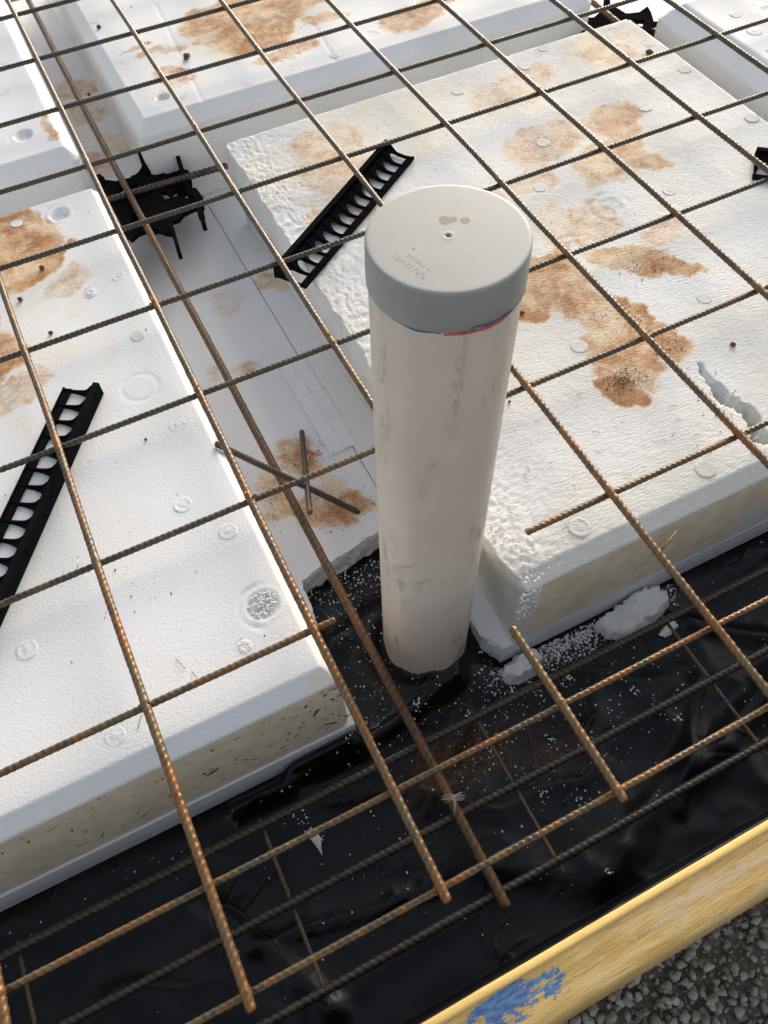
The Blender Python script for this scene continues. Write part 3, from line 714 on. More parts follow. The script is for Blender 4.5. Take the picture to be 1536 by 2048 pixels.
# ================================================================ deformed bars
def rebar(name, p0, p1, r, mat, parent=None, pitch=.0088, rustf=None, seed=0, ribh=.19, wob=.0012, step=.0013, k=16, kink=(), nodes=()):
    p0 = np.array(p0, float); p1 = np.array(p1, float); L = np.linalg.norm(p1 - p0); d = (p1 - p0) / L
    n = max(2, int(L / step)); s = np.linspace(0, L, n + 1)
    a = np.cross(d, (0, 0, 1.)); a /= np.linalg.norm(a); b = np.cross(a, d)
    w1 = (fbm(s * 3.1, s * 0 + seed, seed, 2) - .5) * 2 * wob; w2 = (fbm(s * 2.7 + 40, s * 0 + seed, seed + 9, 2) - .5) * 2 * wob
    cen = p0 + np.outer(s, d) + np.outer(w1, a) + np.outer(w2, b)
    for (sp, amp, wd, ax) in kink: cen += np.outer(amp * np.exp(-((s - sp) / wd) ** 2), a if ax == 0 else b)
    th = np.arange(k) / k * 2 * np.pi
    SS, TT = np.meshgrid(s, th, indexing='ij')
    half = np.sin(TT); ph = 2 * np.pi * SS / pitch + np.where(half > 0, 1, -1) * (TT % np.pi) * 2.1 + seed
    rid = np.clip(np.sin(ph), 0, 1) ** 1.5 * np.clip(np.abs(half) * 2.2, 0, 1)
    rid = np.maximum(rid, .45 * np.exp(-((np.abs(((TT + np.pi / 2) % np.pi) - np.pi / 2)) / .28) ** 2))   # two longitudinal ribs
    lump = (fbm(SS * 240, TT * 2.2 + seed * 3, seed + 4, 2) - .5) * .13 + .30 * np.clip(fbm(SS * 60, TT * 1.2 + seed, seed + 14, 3) - .66, 0, 1)
    nd = sum([np.exp(-((s - q) / .0045) ** 2) for q in nodes], np.zeros_like(s))
    RR = r * (1 - .04 + ribh * rid * (1 - .7 * np.clip(nd, 0, 1))[:, None] + lump + .17 * nd[:, None] * (1 + 1.5 * (fbm(SS * 500, TT, seed + 2, 2) - .5)))
    endf = np.clip(np.minimum(SS, L - SS) / (r * .5), .0, 1); RR = RR * (.82 + .18 * endf)
    V = cen[:, None, :] + RR[..., None] * (np.cos(TT)[..., None] * a + np.sin(TT)[..., None] * b)
    V = V.reshape(-1, 3); V = np.concatenate([V, cen[:1], cen[-1:]])
    I, J = np.meshgrid(np.arange(n), np.arange(k), indexing='ij'); I = I.ravel(); J = J.ravel()
    F = np.stack([I * k + J, (I + 1) * k + J, (I + 1) * k + (J + 1) % k, I * k + (J + 1) % k], 1)
    c0 = (n + 1) * k; j = np.arange(k)
    cap0 = np.stack([np.full(k, c0), j, (j + 1) % k], 1); cap1 = np.stack([np.full(k, c0 + 1), n * k + (j + 1) % k, n * k + j], 1)
    F = [tuple(f) for f in F.tolist()] + [tuple(f) for f in cap0.tolist()] + [tuple(f) for f in cap1.tolist()]
    P = cen
    ru = (rustf(P[:, 0], P[:, 1]) if rustf else .3 + 0 * s)
    ends = np.exp(-np.minimum(s, L - s) / .02) * .35
    ru = np.repeat(ru + ends + .35 * sum([np.exp(-((s - q) / .011) ** 2) for q in nodes], np.zeros_like(s)), k); ru = np.concatenate([ru, [1, 1]]); rb = np.concatenate([rid.ravel(), [0, 0]])
    return mesh_obj(name, V, F, mat, parent, attrs={'rust': ru, 'rib': rb})

mesh_root = empty('welded_mesh', (0, 0, 0)); tag(mesh_root, 'rusty welded steel mesh of square openings spanning over the foam pods and trench', 'steel mesh')
RA, RB = .0047, .0040
ZA, ZBB = .0046, -.0044
def rustA(x, y): return .18 + .42 * sstep(-.9, -1.75, y) + .15 * sstep(.5, .2, np.abs(x - .2))
def rustB(x, y): return .10 + .38 * sstep(-1.0, -1.65, y)
YB = [.2, 0, -.2, -.4, -.6, -.8, -1.0, -1.2, -1.4, -1.6, -1.802, -1.903]
for k_ in range(-2, 11):
    x = .2 * k_
    spans = [(.45, -1.918)]
    if k_ == 2: spans = [(.45, -1.462), (-1.704, -1.916)]
    for (ya, yb) in spans:
        rebar('cross_wire', (x + .001 * math.sin(k_ * 3.), ya, ZA), (x + (.001 if k_ != 1 else -.0005), yb, ZA), RA, M['bar'], mesh_root, rustf=rustA, seed=k_ + 11, nodes=[ya - q for q in YB if yb < q < ya], wob=.0022, step=.0013 if -1 <= k_ <= 7 else .004, k=16)
YB = [.2, 0, -.2, -.4, -.6, -.8, -1.0, -1.2, -1.4, -1.6, -1.802, -1.903]
for i, y in enumerate(YB):
    spans = [(-.55, 2.2)]
    if i == 9: spans = [(-.55, .227), (.483, 2.2)]
    for (xa, xb) in spans:
        xa2 = max(xa, -.5)
        rebar('long_wire', (xa2, y, ZBB), (min(xb, 2.2), y, ZBB), RB if i < 10 else .0034, M['bar_dark'] if i < 9 else M['bar'], mesh_root, rustf=rustB if i < 9 else (lambda x, y: .55 + 0 * x), seed=40 + i, pitch=.0078)  # far long wires: shade of the backlit side comes from the darker material colour
# bits of rust-coloured weld spatter and burrs at a few crossings
rr = random.Random(5)
def burr(pts, rad):
    b = MB(); b.tube(pts, rad, 6); o = b.build('weld_burr', M['bar'], mesh_root, True)
    for nm, vv in (('rust', 1.), ('rib', 0.)):
        at = o.data.attributes.new(nm, 'FLOAT', 'POINT'); at.data.foreach_set('value', [vv] * len(o.data.vertices))
for (x, y) in ((.2, -1.2), (.2, -1.0), (.2, -1.4), (.2, -.2), (.4, -1.2), (.8, -1.6), (.6, -1.8), (.6, -1.6), (0, -1.6)):
    for q in range(3):
        u = rr.uniform(0, 6.28); e = Vector((x + rr.uniform(-.005, .005), y + rr.uniform(-.008, .008), ZA + .003))
        burr([e, e + Vector((math.cos(u), math.sin(u), rr.uniform(-.2, .6))) * rr.uniform(.003, .006)], [.0022, .0009])
burr([(.603, -1.70, ZA + .002), (.612, -1.697, ZA + .006), (.634, -1.688, ZA + .008)], [.0012, .0009, .0006])

# ---- trench mesh in the edge beam (three long bars, thin cross ties)
tm = empty('trench_mesh', (0, 0, 0)); tag(tm, 'dark steel trench mesh ladder lying low in the black lined trench', 'steel mesh')
ZL = -.190
for y in (-1.7225, -1.8195, -1.917):
    rebar('long_wire', (-.6, y, ZL), (2.3, y, ZL), .0054, M['bar_low'], tm, rustf=lambda x, y: -.05 + .25 * sstep(.25, .5, np.abs(x - .45)), seed=int(-y * 100), pitch=.009, ribh=.08)
for i, x in enumerate((-.246, .054, .357, .660, .96)):
    rebar('tie_wire', (x, -1.712, ZL - .0076), (x - .001, -1.931, ZL - .0076), .0026, M['bar_dark'], tm, rustf=lambda x, y: .35 + 0 * x, seed=80 + i, ribh=.04, k=8)

# ---- single bar lying in the rib between left and right pods
rb = rebar('rib_bar', (.2455, .55, -.062), (.2735, -1.935, -.1785), .0063, M['bar_rib'], None, rustf=lambda x, y: .45 + .2 * sstep(-1.3, -1.6, y), seed=91, pitch=.011, ribh=.07, wob=.002)
tag(rb, 'long brown rusted bar lying in the rib between pods, its end over the trench', 'steel bar')
rb2 = rebar('rib_bar', (.205, -.537, -.1225), (.458, -.544, -.1225), .0062, M['bar_low'], None, rustf=lambda x, y: .35 + 0 * x, seed=93, pitch=.010)
tag(rb2, 'short dark bar held low in the black spacer between four pods', 'steel bar')
rb3 = rebar('rib_bar', (1.40, -.10, -.085), (1.388, -1.6, -.12), .0062, M['bar_rib'], None, rustf=lambda x, y: .7 + 0 * x, seed=94, pitch=.010, step=.004)
tag(rb3, 'orange rusty bar in the far right rib beside the clean pod', 'steel bar')
rb4 = rebar('rib_bar', (1.30, -.545, -.122), (1.60, -.55, -.122), .0062, M['bar_low'], None, rustf=lambda x, y: .5 + 0 * x, seed=95, pitch=.010)
tag(rb4, 'brown bar stub across the far right black spacer', 'steel bar')
# ---- offcuts
oc1 = rebar('steel_offcut', (.192, -1.275, -.0245), (.357, -1.362, -.196), .0045, M['bar_dark'], None, rustf=lambda x, y: .12 + 0 * x, seed=97, pitch=.0062)
tag(oc1, 'dark steel offcut leaning from the left pod edge down to the foam sheet', 'steel bar', 'loose steel offcuts left of the pipe')
oc2 = rebar('steel_offcut', (.341, -1.174, -.1985), (.2735, -1.390, -.101), .0042, M['bar_dark'], None, rustf=lambda x, y: .15 + 0 * x, seed=98, pitch=.0045, ribh=.16)
tag(oc2, 'finely ribbed grey steel offcut resting across the darker leaning one', 'steel bar', 'loose steel offcuts left of the pipe')

# ================================================================ bar chair strips
def chair_strip(label, org, udir, ncell, pitch, width, group='black bar chair strips', tilt=0):
    root = empty('bar_chair_strip', (org[0], org[1], org[2]), math.atan2(udir[1], udir[0]))
    root.rotation_euler = (0, tilt, math.atan2(udir[1], udir[0]))
    tag(root, label, 'bar chair', group)
    Ln = ncell * pitch; w = width
    # local axes: x along strip, y across (0 = low rail, -> high rail), z up
    b = MB(); b.box(-.003, Ln + .003, 0, w * .20, 0, .0035); b.box(-.003, Ln + .003, 0, .0022, .0035, .006); b.build('rail', M['black'], root)
    b = MB()
    b.box(-.003, Ln + .003, w - .0085, w - .002, .0205, .0230)
    b.box(-.003, Ln + .003, w - .002, w, .000, .0230)
    for i in range(ncell): b.box(i * pitch + pitch * .35, i * pitch + pitch * .65, w, w + .0015, .012, .020) if i % 3 == 0 else None
    b.build('rail', M['black'], root)
    # web plate with D holes; slopes up to the tall rail
    b = MB(); y0, y1 = w * .20, w - .010
    def zz(y):
        t = (y - y0) / (y1 - y0); return .0012 + .002 * t + .026 * max(0, t - .5) ** 1.3
    for i in range(ncell):
        x0 = i * pitch; cx = x0 + pitch / 2; hx = pitch * .40; top = y0 + (y1 - y0) * .80
        n = 18; inner = []
        for q in range(n + 1):
            a = math.pi * q / n; inner.append((cx - hx * math.copysign(abs(math.cos(a)) ** .8, math.cos(a)) + pitch * .10 * math.sin(a) ** 2, y0 + (top - y0) * math.sin(a) ** 1.15))
        outer = []
        for (px_, py_) in inner:
            t = (px_ - (cx - hx)) / (2 * hx)
            outer.append(px_)
        # outer border follows the cell rectangle: left side, top, right side
        m_ = []
        for q in range(n + 1):
            s_ = q / n
            if s_ < .3: m_.append((x0, y0 + (y1 - y0) * s_ / .3))
            elif s_ > .7: m_.append((x0 + pitch, y0 + (y1 - y0) * (1 - s_) / .3))
            else: m_.append((x0 + pitch * (s_ - .3) / .4, y1))
        V = [(x, y, zz(y)) for x, y in inner] + [(x, y, zz(y)) for x, y in m_] + [(x, y, zz(y) - .0016) for x, y in inner] + [(x, y, zz(y) - .0016) for x, y in m_]
        N = n + 1; F = []
        for q in range(n):
            F.append((q, N + q, N + q + 1, q + 1)); F.append((2 * N + q, 2 * N + q + 1, 3 * N + q + 1, 3 * N + q)); F.append((q, q + 1, 2 * N + q + 1, 2 * N + q))
        b.add(V, F)
    b.build('web', M['black'], root)
    for i in range(ncell + 1):
        x = i * pitch; th_ = .0017; n = 14; up = []; lo = []
        for q in range(n + 1):
            t = q / n; y = .001 + (w - .003) * t
            h = .0060 - .0015 * math.sin(math.pi * min(1, t / .55)) + .0155 * float(sstep(.55, .93, np.array(t))); 
            up.append((x - th_ / 2, y, float(h))); lo.append((x - th_ / 2, y, .0005))
        b = MB(); b.prism(up + lo[::-1], (th_, 0, 0)); b.build('rib', M['black'], root)
    return root
chair_strip('black plastic bar chair strip on the near left pod, cut by the photo edge', (.029, -1.078, -.0288), (-.572, -.820), 17, .0280, .060)
chair_strip('black plastic bar chair strip on the stained pod behind the pipe', (.426, -1.047, -.0288), (.814, .581), 14, .0262, .058)
chair_strip('black plastic bar chair strip barely showing at the right photo edge', (1.205, -1.165, -.0288), (.75, -.66), 6, .0270, .060)

# ================================================================ rib spacers (four way black spacer)
def spacer(label, cx, cy, cz, rz=0, sc=1.0):
    root = empty('pod_spacer', (cx, cy, cz), rz); root.scale = (sc,) * 3
    tag(root, label, 'spacer', 'black pod spacers in the ribs')
    b = MB()
    b.prism([(.0 + .022 * math.cos(R_(45 * q + 22)), -.022 + .022 * math.sin(R_(45 * q + 22)), 0) for q in range(8)], (0, 0, .053))
    b.box(-.062, -.0185, -.0245, -.0200, .025, .053); b.box(.0185, .072, -.0250, -.0205, .025, .053)
    b.build('hub', M['black'], root)
    # flat star plate with pinched arms and openings
    bm = bmesh.new(); zt_ = .0605
    def loop(pts):
        vs = [bm.verts.new((p[0], p[1], zt_ + .004 * math.sin(p[0] * 60) * math.cos(p[1] * 50))) for p in pts]; return [bm.edges.new((vs[i], vs[(i + 1) % len(vs)])) for i in range(len(vs))]
    es = loop(STAR)
    for h_ in HOLES: es += loop(h_)
    bmesh.ops.triangle_fill(bm, edges=es, use_beauty=True)
    r_ = bmesh.ops.extrude_face_region(bm, geom=bm.faces[:]); bmesh.ops.translate(bm, vec=(0, 0, -.009), verts=[v for v in r_['geom'] if isinstance(v, bmesh.types.BMVert)])
    bmesh.ops.recalc_face_normals(bm, faces=bm.faces)
    me = bpy.data.meshes.new('star_plate'); bm.to_mesh(me); bm.free(); me.materials.append(M['black'])
    o = bpy.data.objects.new('star_plate', me); C.objects.link(o); o.parent = root
    # upright waisted blades at the arm ends, and legs down to the foam
    for (p, q, up0, up1, dn, wd) in BLADES:
        p = Vector((p[0], p[1], 0)); q = Vector((q[0], q[1], 0)); t = (q - p).normalized(); L = (q - p).length; nrm = t.cross(Vector((0, 0, 1)))
        f = lambda u, h: p + t * (u * L) + Vector((0, 0, .060 + h))
        b = MB(); pts = [f(0, up0), f(.12, up0 * .9), f(.35, .010), f(.55, .006), f(.80, .012), f(.95, up1), f(1, up1), f(.97, -.012), f(.80, -.018), f(.74, -.026), f(.6, dn), f(.4, dn), f(.22, -.022), f(.05, -.010)]
        b.prism([v + nrm * -wd / 2 for v in pts], nrm * wd); b.build('blade', M['black'], root)
    for (lx, ly) in ((-.075, .05), (.075, .05), (.09, -.04), (-.07, -.07), (.0, .08)):
        b = MB(); b.prism([(lx - .006, ly - .003, 0), (lx + .006, ly - .003, 0), (lx + .006, ly + .003, 0), (lx - .006, ly + .003, 0)], (0, 0, .055)); b.build('leg', M['black'], root)
    return root
STAR = [(-0.0653, 0.0956), (-0.0378, 0.0682), (-0.0215, 0.0656), (-0.0073, 0.0665), (0.0114, 0.082), (0.0244, 0.0963), (0.0341, 0.085), (0.0369, 0.0659), (0.0488, 0.0624), (0.0583, 0.0443), (0.0771, 0.0388), (0.0871, 0.0457), (0.1013, 0.0359), (0.0993, 0.0157), (0.0886, -0.0238), (0.0968, -0.0283), (0.0979, -0.0621), (0.0901, -0.0904), (0.079, -0.086), (0.064, -0.0867), (0.0486, -0.0888), (0.0356, -0.1028), (0.0209, -0.1034), (0.017, -0.1029), (0.0156, -0.1229), (0.01, -0.1368), (0.001, -0.1268), (-0.017, -0.0999), (-0.0275, -0.1009), (-0.0441, -0.1021), (-0.0628, -0.1172), (-0.0663, -0.095), (-0.0656, -0.0506), (-0.0667, 0.0033), (-0.0678, 0.0442), (-0.0689, 0.071)]
HOLES = [[(-0.0438, 0.0413), (-0.0297, 0.0448), (-0.0056, 0.0397), (-0.011, 0.0202), (-0.035, 0.0194)], [(0.0288, -0.0074), (0.0405, -0.0109), (0.0442, -0.0295), (0.0325, -0.0388)], [(0.0515, -0.0151), (0.0668, -0.0023), (0.0717, -0.0263), (0.0794, -0.0402), (0.0727, -0.0548), (0.0487, -0.0313)], [(-0.0382, -0.0411), (-0.0317, -0.0436), (-0.0241, -0.0664), (-0.0464, -0.0688)]]
BLADES = (((-.0683, .1063), (-.0609, .0754), .004, .004, -.015, .012), ((.0286, .119), (.029, .0637), .018, .006, -.03, .007), ((.0908, .0545), (.078, -.0550), .026, .006, -.034, .008),
          ((.088, -.0464), (.0720, -.145), .016, .008, -.036, .008), ((.0195, -.095), (.0050, -.200), .004, .004, -.022, .007))
spacer('black plastic spacer in the rib crossing left of the stained pod', .285, -.545, -.1905)
spacer('black plastic spacer in the far right rib crossing, partly hidden', 1.40, -.555, -.185, 2.7, 1.15)

# ================================================================ form board
ys_ = [(-1.9925, -.28), (-1.9925, -.004), (-1.9932, .0008), (-1.9945, .0018), (-1.9985, .0022), (-2.0000, .0018), (-2.0008, .0004), (-2.0016, .0010), (-2.0035, .0004), (-2.010, .0002), (-2.020, .0), (-2.032, -.0002), (-2.040, -.0006), (-2.0450, -.0022), (-2.0470, -.0050), (-2.0478, -.012), (-2.048, -.03), (-2.048, -.28)]
xs_ = lines(-1.2, 2.6, [(-.1, .05), (.6, .004), (2.6, .05)])
V = []; A_s, A_b, A_g, A_d = [], [], [], []
for x in xs_:
    for (y, z) in ys_:
        V.append((x, y + .0006 * float(fbm(np.array(x * 20), np.array(y * 3), 3, 2)) , z + .0005 * float(fbm(np.array(x * 9.), np.array(0.), 8, 2))))
        A_s.append(1. if y > -2.0010 else 0.); 
        A_b.append(float(max(0, 1.0 - ((x - .210) / .044) ** 2 - ((y + 2.011) / .015) ** 2, .8 - ((x - .252) / .022) ** 2 - ((y + 2.016) / .010) ** 2, .55 - ((x - .175) / .03) ** 2 - ((y + 2.010) / .008) ** 2)) if y < -2.001 else 0.)
        A_g.append(float(.55 * math.exp(-(((x - .42) / .16) ** 2 + ((y + 2.016) / .012) ** 2))) if y < -2.002 else 0)
        A_d.append(.30 if (-2.0020 < y < -2.0012) else (.45 if (y < -2.0445) else (.3 if y > -1.9930 and z > -.01 else 0)))
nx, ny = len(xs_), len(ys_); F = grid_faces(nx, ny).tolist()
F = [tuple(f[::-1]) for f in F] + [tuple(range(ny)), tuple(range((nx - 1) * ny, nx * ny))[::-1]]
bd = mesh_obj('form_board', V, F, M['board'], attrs={'strip': A_s, 'blue': A_b, 'grey': A_g, 'dirt': A_d})
tag(bd, 'yellow timber form board along the trench edge with blue paint patch', 'board')

# ================================================================ gravel outside the form
def ico(sub=1):
    bm = bmesh.new(); bmesh.ops.create_icosphere(bm, subdivisions=sub, radius=1); V = np.array([v.co[:] for v in bm.verts]); F = np.array([[v.index for v in f.verts] for f in bm.faces]); bm.free(); return V, F
IV, IF = ico(2); IV1, IF1 = ico(1)
def scatter(name, pts, mat, base, jag, tone=None, smooth=False, flat=.75, seed=0):
    rs = np.random.RandomState(seed); V = []; F = []; T = []; off = 0; BV, BF = base
    shapes = []
    for q in range(14):
        s = BV * (1 + jag * (rs.rand(len(BV), 1) - .5))
        for _ in range(11):
            nr = rs.randn(3); nr /= np.linalg.norm(nr); h = .50 + .28 * rs.rand(); dd_ = s @ nr; s = s - np.outer(np.clip(dd_ - h, 0, None), nr)
        shapes.append(s)
    for (x, y, z, r) in pts:
        s = shapes[rs.randint(14)]; ax = rs.randn(3); ax /= np.linalg.norm(ax); a = rs.rand() * 6.28
        K = np.array([[0, -ax[2], ax[1]], [ax[2], 0, -ax[0]], [-ax[1], ax[0], 0]]); Rm = np.eye(3) + math.sin(a) * K + (1 - math.cos(a)) * K @ K
        q = (s * (1, .8 + .2 * rs.rand(), flat)) @ Rm.T * r + (x, y, z); V.append(q); F.append(BF + off); off += len(q); T.append(np.full(len(q), rs.rand() ** 1.3))
    return mesh_obj(name, np.concatenate(V), np.concatenate(F), mat, smooth=smooth, attrs={'tone': np.concatenate(T), 'stain': np.zeros(off), 'grime': np.zeros(off)})
rs = np.random.RandomState(2); pts = []
for q in range(9500):
    x = rs.uniform(.05, 1.15); y = -2.052 - abs(rs.rand() ** 1.2) * .38; r = .0016 + .0072 * rs.rand() ** 3.0
    pts.append((x, y, -.300 + r * .5 + rs.rand() * .012 + .014 * float(fbm(np.array(x * 9), np.array(y * 9), 4, 2)), r))
gv = scatter('gravel', pts, M['stone'], (IV, IF), .45, seed=1); tag(gv, 'grey crushed gravel beside the yellow form board', 'gravel', kind='stuff')
# compact grit bed under the stones, outside the board
bx = lines(-1.2, 2.6, [(0, .1), (1.2, .008), (2.6, .1)]); by = lines(-3.2, -2.048, [(-2.5, .05), (-2.048, .008)])
XX, YY = np.meshgrid(bx, by, indexing='ij'); ZZ = -.302 + .014 * fbm(XX * 9, YY * 9, 4, 2) + .006 * fbm(XX * 60, YY * 60, 9, 3)
gb = mesh_obj('ground_grit', np.stack([XX.ravel(), YY.ravel(), ZZ.ravel()], 1), grid_faces(len(bx), len(by)), M['soil']); tag(gb, kind='structure')

# ================================================================ EPS crumbs
rs = np.random.RandomState(6); pts = []
def cloud(n, cx, cy, sx, sy, rmin, rmax, zoff=0.):
    for q in range(n):
        x = cx + rs.randn() * sx; y = cy + rs.randn() * sy
        if x < .225 and y > -1.66: continue
        if x > .43 and y > -1.657: continue
        if y > -1.415 or y < -1.96: continue
        if math.hypot(x - PX, y - PY) < .061: continue
        r = 1.25 * (rmin + (rmax - rmin) * rs.rand() ** 2.2)
        z = mem_z(x, y); pts.append((x, y, z + r * .6, r))
cloud(260, .32, -1.44, .05, .018, .0007, .0022); cloud(110, .27, -1.50, .03, .05, .0006, .0020); cloud(70, .28, -1.62, .03, .03, .0006, .0019)
cloud(330, .50, -1.672, .05, .012, .0007, .0022); cloud(330, .56, -1.675, .04, .012, .0007, .0024); cloud(160, .47, -1.70, .06, .02, .0006, .0022)
cloud(260, .42, -1.74, .12, .06, .0006, .0022); cloud(220, .50, -1.79, .16, .06, .0006, .0021); cloud(50, .2, -1.85, .2, .06, .0006, .0018); cloud(40, .8, -1.75, .2, .06, .0006, .0018)
cloud(420, .55, -1.668, .055, .007, .0009, .0028); cloud(160, .70, -1.668, .02, .010, .0009, .0028); cloud(120, .44, -1.665, .02, .02, .0008, .0024); cloud(90, .215, -1.655, .02, .008, .0007, .0020); cloud(60, .68, -1.665, .03, .008, .0008, .0024); cloud(40, .03, -1.69, .2, .012, .0006, .0018)
for (cx, cy) in ((.455, -1.775), (.50, -1.80), (.62, -1.83), (.59, -1.77), (.40, -1.83), (.30, -1.66), (.345, -1.455), (.10, -1.72), (.11, -1.75), (.44, -1.86), (.42, -1.95), (.76, -1.88), (.52, -1.715), (.36, -1.70), (.37, -1.75)):
    for q in range(9):
        x = cx + rs.randn() * .004; y = cy + rs.randn() * .004; r = .0012 + .0016 * rs.rand()
        if -1.96 < y and not (x > .43 and y > -1.657): pts.append((x, y, mem_z(x, y) + r * .8 + rs.rand() * .002, r))
cr = scatter('foam_beads', pts, M['eps_crumb'], (IV1, IF1), .3, smooth=True, seed=3); tag(cr, 'white foam beads and crumbs strewn over the black membrane', 'foam beads', kind='stuff')
# crumbs caught on foam surfaces
pts2 = []
for q in range(150):
    t = rs.rand(); y = -1.652 + .35 * rs.rand() ** 1.5; x = .452 + abs(rs.randn()) * .022
    pts2.append((x, y, ZT + .0008, .0012 + .0016 * rs.rand()))
for q in range(60):
    x = .852 + rs.randn() * .018; y = -1.56 + rs.randn() * .05
    if y < -1.63 or abs(x - .855) < .010: continue
    pts2.append((x, y, ZT + .001, .0012 + .0018 * rs.rand()))
for q in range(70):
    x = .448 + rs.rand() * .03; y = -1.6535 - rs.rand() * .002; pts2.append((x, y, -.05 - rs.rand() ** 1.6 * .07, .0015 + .0022 * rs.rand()))
for q in range(70):
    a_, d_ = rs.rand() * 6.28, .019 * rs.rand() ** .6; pts2.append((.160 + d_ * math.cos(a_), -1.530 + d_ * math.sin(a_) * .9, ZT - .0015 + .002 * rs.rand(), .0016 + .0020 * rs.rand()))
for q in range(26):
    a_, d_ = rs.rand() * 6.28, .010 * rs.rand(); pts2.append((.122 + d_ * math.cos(a_), -1.571 + d_ * math.sin(a_), ZT + .0004, .0008 + .001 * rs.rand()))
cr2 = scatter('loose_foam_crumbs', pts2, M['eps_crumb'], (IV1, IF1), .3, smooth=True, seed=4); tag(cr2, 'torn white foam crumbs clinging to the broken edges of the stained pod', 'foam crumbs', kind='stuff')

def chunk(name, label, pts, z0, h, seed):
    """torn flat piece of foam from an outline, rough rim, domed top"""
    P = np.array(pts); c = P.mean(0); ring = []
    n = len(P)
    for i in range(n):
        a, b = P[i], P[(i + 1) % n]
        for q in range(8): ring.append(a + (b - a) * q / 8)
    ring = np.array(ring); m_ = len(ring); V = []; F = []
    rows = [(1.0, 0), (1.03, .35), (.99, .75), (.93, .96), (.8, 1.02), (.6, 1.0), (.4, 1.06), (.2, 1.04)]
    for (s, hh) in rows:
        for i in range(m_):
            q = c + (ring[i] - c) * s; j = (float(fbm(np.array(q[0] * 160), np.array(q[1] * 160 + hh * 4), seed, 3)) - .5)
            rim = .009 if .3 < hh < .98 and s > .9 else .0015
            d = (ring[i] - c) / np.linalg.norm(ring[i] - c)
            V.append((q[0] + d[0] * j * rim * 2, q[1] + d[1] * j * rim * 2, z0 + h * hh * (.62 + .7 * float(fbm(np.array(q[0] * 34.), np.array(q[1] * 34.), seed + 5, 3)) + .25 * (q[0] - c[0]) / .06) + j * .004))
    V.append((c[0], c[1], z0 + h * 1.04))
    for r_ in range(len(rows) - 1):
        for i in range(m_):
            F.append((r_ * m_ + i, r_ * m_ + (i + 1) % m_, (r_ + 1) * m_ + (i + 1) % m_, (r_ + 1) * m_ + i))
    for i in range(m_): F.append(((len(rows) - 1) * m_ + i, (len(rows) - 1) * m_ + (i + 1) % m_, len(V) - 1))
    o = mesh_obj(name, V, F, M['eps_crumb'], attrs={'stain': np.zeros(len(V)), 'grime': np.zeros(len(V))}); tag(o, label, 'foam chunk', 'broken foam chunks in the trench')
chunk('foam_chunk', 'large torn white foam chunk on the membrane against the right pod', [(.592, -1.664), (.640, -1.659), (.690, -1.659), (.712, -1.672), (.700, -1.690), (.664, -1.701), (.628, -1.703), (.600, -1.690)], -.262, .036, 3)
chunk('foam_chunk', 'small torn foam chunk beside the cut mesh end near the pipe', [(.432, -1.668), (.455, -1.660), (.485, -1.662), (.492, -1.674), (.478, -1.690), (.450, -1.690), (.436, -1.684)], -.262, .032, 5)
chunk('foam_chunk', 'thin sliver of white foam just right of the large chunk', [(.672, -1.716), (.690, -1.708), (.704, -1.708), (.700, -1.718), (.680, -1.724)], -.268, .006, 9)
chunk('foam_chunk', 'narrow white foam sliver on the membrane beneath the near mesh bars', [(.098, -1.735), (.106, -1.733), (.112, -1.752), (.106, -1.768), (.102, -1.752)], -.275, .004, 12)

# ================================================================ clay clods
def clod(label, x, y, z, r, seed, tail=False):
    rs_ = np.random.RandomState(seed); V = IV * (1 + .55 * (rs_.rand(len(IV), 1) - .5)); V = V * (1, .8, .7) * r
    c, s = math.cos(seed), math.sin(seed); V = V @ np.array([[c, -s, 0], [s, c, 0], [0, 0, 1]]).T + (x, y, z + r * .55)
    o = mesh_obj('clay_clod', V, IF, M['clay'], smooth=False); tag(o, label, 'clay clod', 'clay clods lying on the foam')
T0 = ZT + .0005
clod('largest brown clay clod, on the far middle pod between two bars', .478, -.303, T0, .0085, 1)
clod('dark clay clod alone on the right pod, right of the stain', .925, -1.454, T0, .0045, 2)
clod('clay clod on the right pod just beside the pipe top', .692, -1.254, T0, .0038, 3)
clod('greyish clay clod sitting in the orange stain of the near left pod', .063, -.798, T0, .0050, 4)
clod('reddish clay clod at the left photo edge below the orange stain', .015, -.856, T0, .0048, 5)
clod('small dark clod on the left pod above the second cross bar', .040, -.952, T0, .0036, 6)
clod('small clod on the left pod right of the bar chair strip', .109, -1.22, T0, .0022, 7)
clod('round clod in the rib just above the clay patch edge', .278, -1.385, -.2050, .0034, 8)
clod('dark clod near the far corner of the stained right pod', 1.292, -.752, T0, .0070, 9)
clod('tiny clod on the right pod just right of the pipe middle', .585, -1.395, T0, .0025, 10)
clod('small grey clod in the far left rib beside the brown bar', .292, .0, -.2050, .0042, 11)
clod('small dark clod on the far middle pod near its left edge', .352, -.09, T0, .0050, 12)
clod('rust brown clod at the left photo edge in the orange stain', -.015, -.665, T0, .0065, 13)
clod('clod on the right pod between the pipe cap and strip', .800, -1.005, T0, .0038, 14)
rs = np.random.RandomState(12); pts = []
def spk(n, x0, x1, y0, y1, z, r0, r1, acc=None):
    for q in range(n):
        x, y = rs.uniform(x0, x1), rs.uniform(y0, y1); pts.append((x, y, z, r0 + (r1 - r0) * rs.rand() ** 2.5))
spk(60, -.15, .18, -1.6, -.66, T0, .0005, .0018); spk(28, -.05, .10, -1.48, -1.33, T0, .0006, .0020); spk(90, .48, 1.3, -1.6, -.64, T0, .0005, .0016); spk(40, .34, 1.0, -.46, -.02, T0, .0007, .0022)
spk(60, .215, .40, -1.38, .1, -.2050, .0006, .0018); spk(90, .23, .39, -1.38, -1.18, -.2050, .0005, .0016); spk(14, .41, .45, -1.60, -.6, -.2050, .0006, .0014)
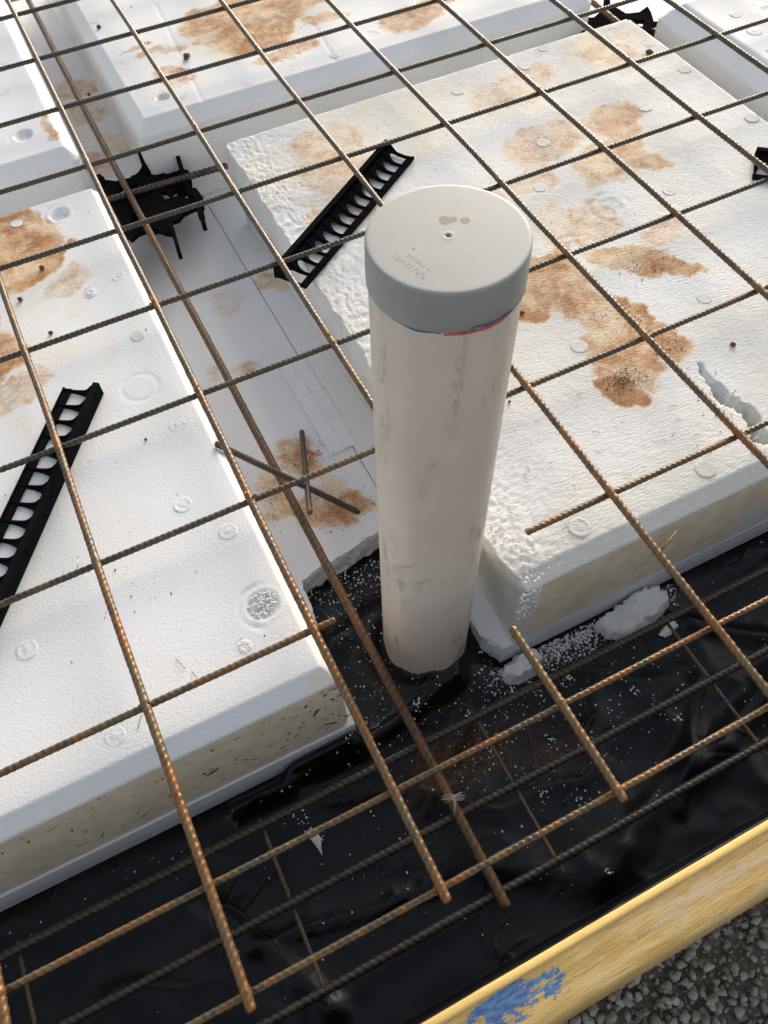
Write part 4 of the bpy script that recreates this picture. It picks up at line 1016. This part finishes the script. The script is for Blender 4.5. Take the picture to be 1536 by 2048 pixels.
for (n_, cx_, cy_, sx_, sy_, z_) in ((150, .33, -1.225, .03, .028, -.205), (90, .25, -1.27, .02, .03, -.205), (150, .335, -1.34, .035, .03, -.205), (60, .375, -1.35, .02, .01, -.205), (170, .752, -1.437, .022, .016, T0), (60, .84, -1.40, .02, .02, T0), (60, .82, -1.33, .02, .03, T0), (50, .90, -1.25, .03, .02, T0), (40, .66, -.30, .05, .02, T0)):
    for q in range(n_): pts.append((cx_ + rs.randn() * sx_ * .7, cy_ + rs.randn() * sy_ * .7, z_, .0005 + .0013 * rs.rand() ** 2))
sp = scatter('dirt_specks', pts, M['clay'], (IV1, IF1), .4, seed=8); tag(sp, 'tiny clay specks scattered over the white foam', 'dirt', kind='stuff')
# straw fibres stuck to the dirty front of the left pod and a few on the right pod
mb = MB(); rr = random.Random(21)
for q in range(105):
    x = rr.uniform(-.32, .205); z = rr.uniform(-.188, -.055); a = rr.gauss(.45, .8); L = rr.choice((.003, .004, .006, .010, .018)) * rr.uniform(.7, 1.3)
    if rr.random() < .35: x = .13 + rr.random() * .075
    r0 = rr.choice((.0002, .0003, .0003, .0005, .0009)); P = []; t = a; px, pz = x, z
    for k_ in range(5):
        P.append((px, -1.6530 - .0006 * math.sin(k_ * .8), pz)); px += math.cos(t) * L / 4; pz += math.sin(t) * L / 4; t += rr.gauss(0, .35)
    mb.tube(P, [r0 * .5, r0, r0 * rr.uniform(.7, 1.6), r0, r0 * .4], 5)
for q in range(30):
    x = rr.uniform(.50, .85); y = rr.uniform(-1.62, -1.42); a = rr.uniform(0, 3.1); L = rr.uniform(.004, .012)
    mb.tube([(x, y, T0 + .0006), (x + math.cos(a) * L * .5 + .001, y + math.sin(a) * L * .5, T0 + .0012), (x + math.cos(a) * L, y + math.sin(a) * L, T0 + .0006)], .0003, 5)
for (x, y, a) in ((.050, -1.566, 1.9), (.060, -1.590, 1.8), (-.02, -1.61, 1.)):
    mb.tube([(x, y, T0 + .001), (x + math.cos(a) * .009, y + math.sin(a) * .009, T0 + .0035), (x + math.cos(a) * .018, y + math.sin(a) * .018, T0 + .001)], .0004, 5)
o = mb.build('straw_fibres', M['straw'], None, True); tag(o, 'short brown straw fibres stuck on the tan front of the left pod', 'straw', kind='stuff')

# ================================================================ tie wire knot on the rib bar
mb = MB(); rr = random.Random(3)
def strand(p, n=5, sp=.0011):
    for q in range(n):
        o_ = Vector((rr.uniform(-sp, sp), rr.uniform(-sp, sp), q * .0004)) + Vector(((q - n / 2) * .0007, (q - n / 2) * .0007, 0))
        mb.tube([Vector(v) + o_ for v in p], .00042, 6)
tx, ty, tz = .2745, -1.806, -.163
strand([(tx - .010, ty + .008, tz), (tx - .002, ty + .004, tz + .003), (tx + .006, ty - .002, tz + .003), (tx + .013, ty - .004, tz)], 6)
strand([(tx - .010, ty + .003, tz), (tx + .001, ty + .001, tz + .004), (tx + .012, ty + .002, tz + .001)], 5)
strand([(tx + .001, ty + .002, tz + .004), (tx - .001, ty - .007, tz + .003), (tx - .006, ty - .014, tz)], 5)
o = mb.build('tie_wire_knot', M['tie'], None, True); tag(o, 'pale grey tie wire knot on the rib bar where it crosses the trench mesh', 'tie wire')
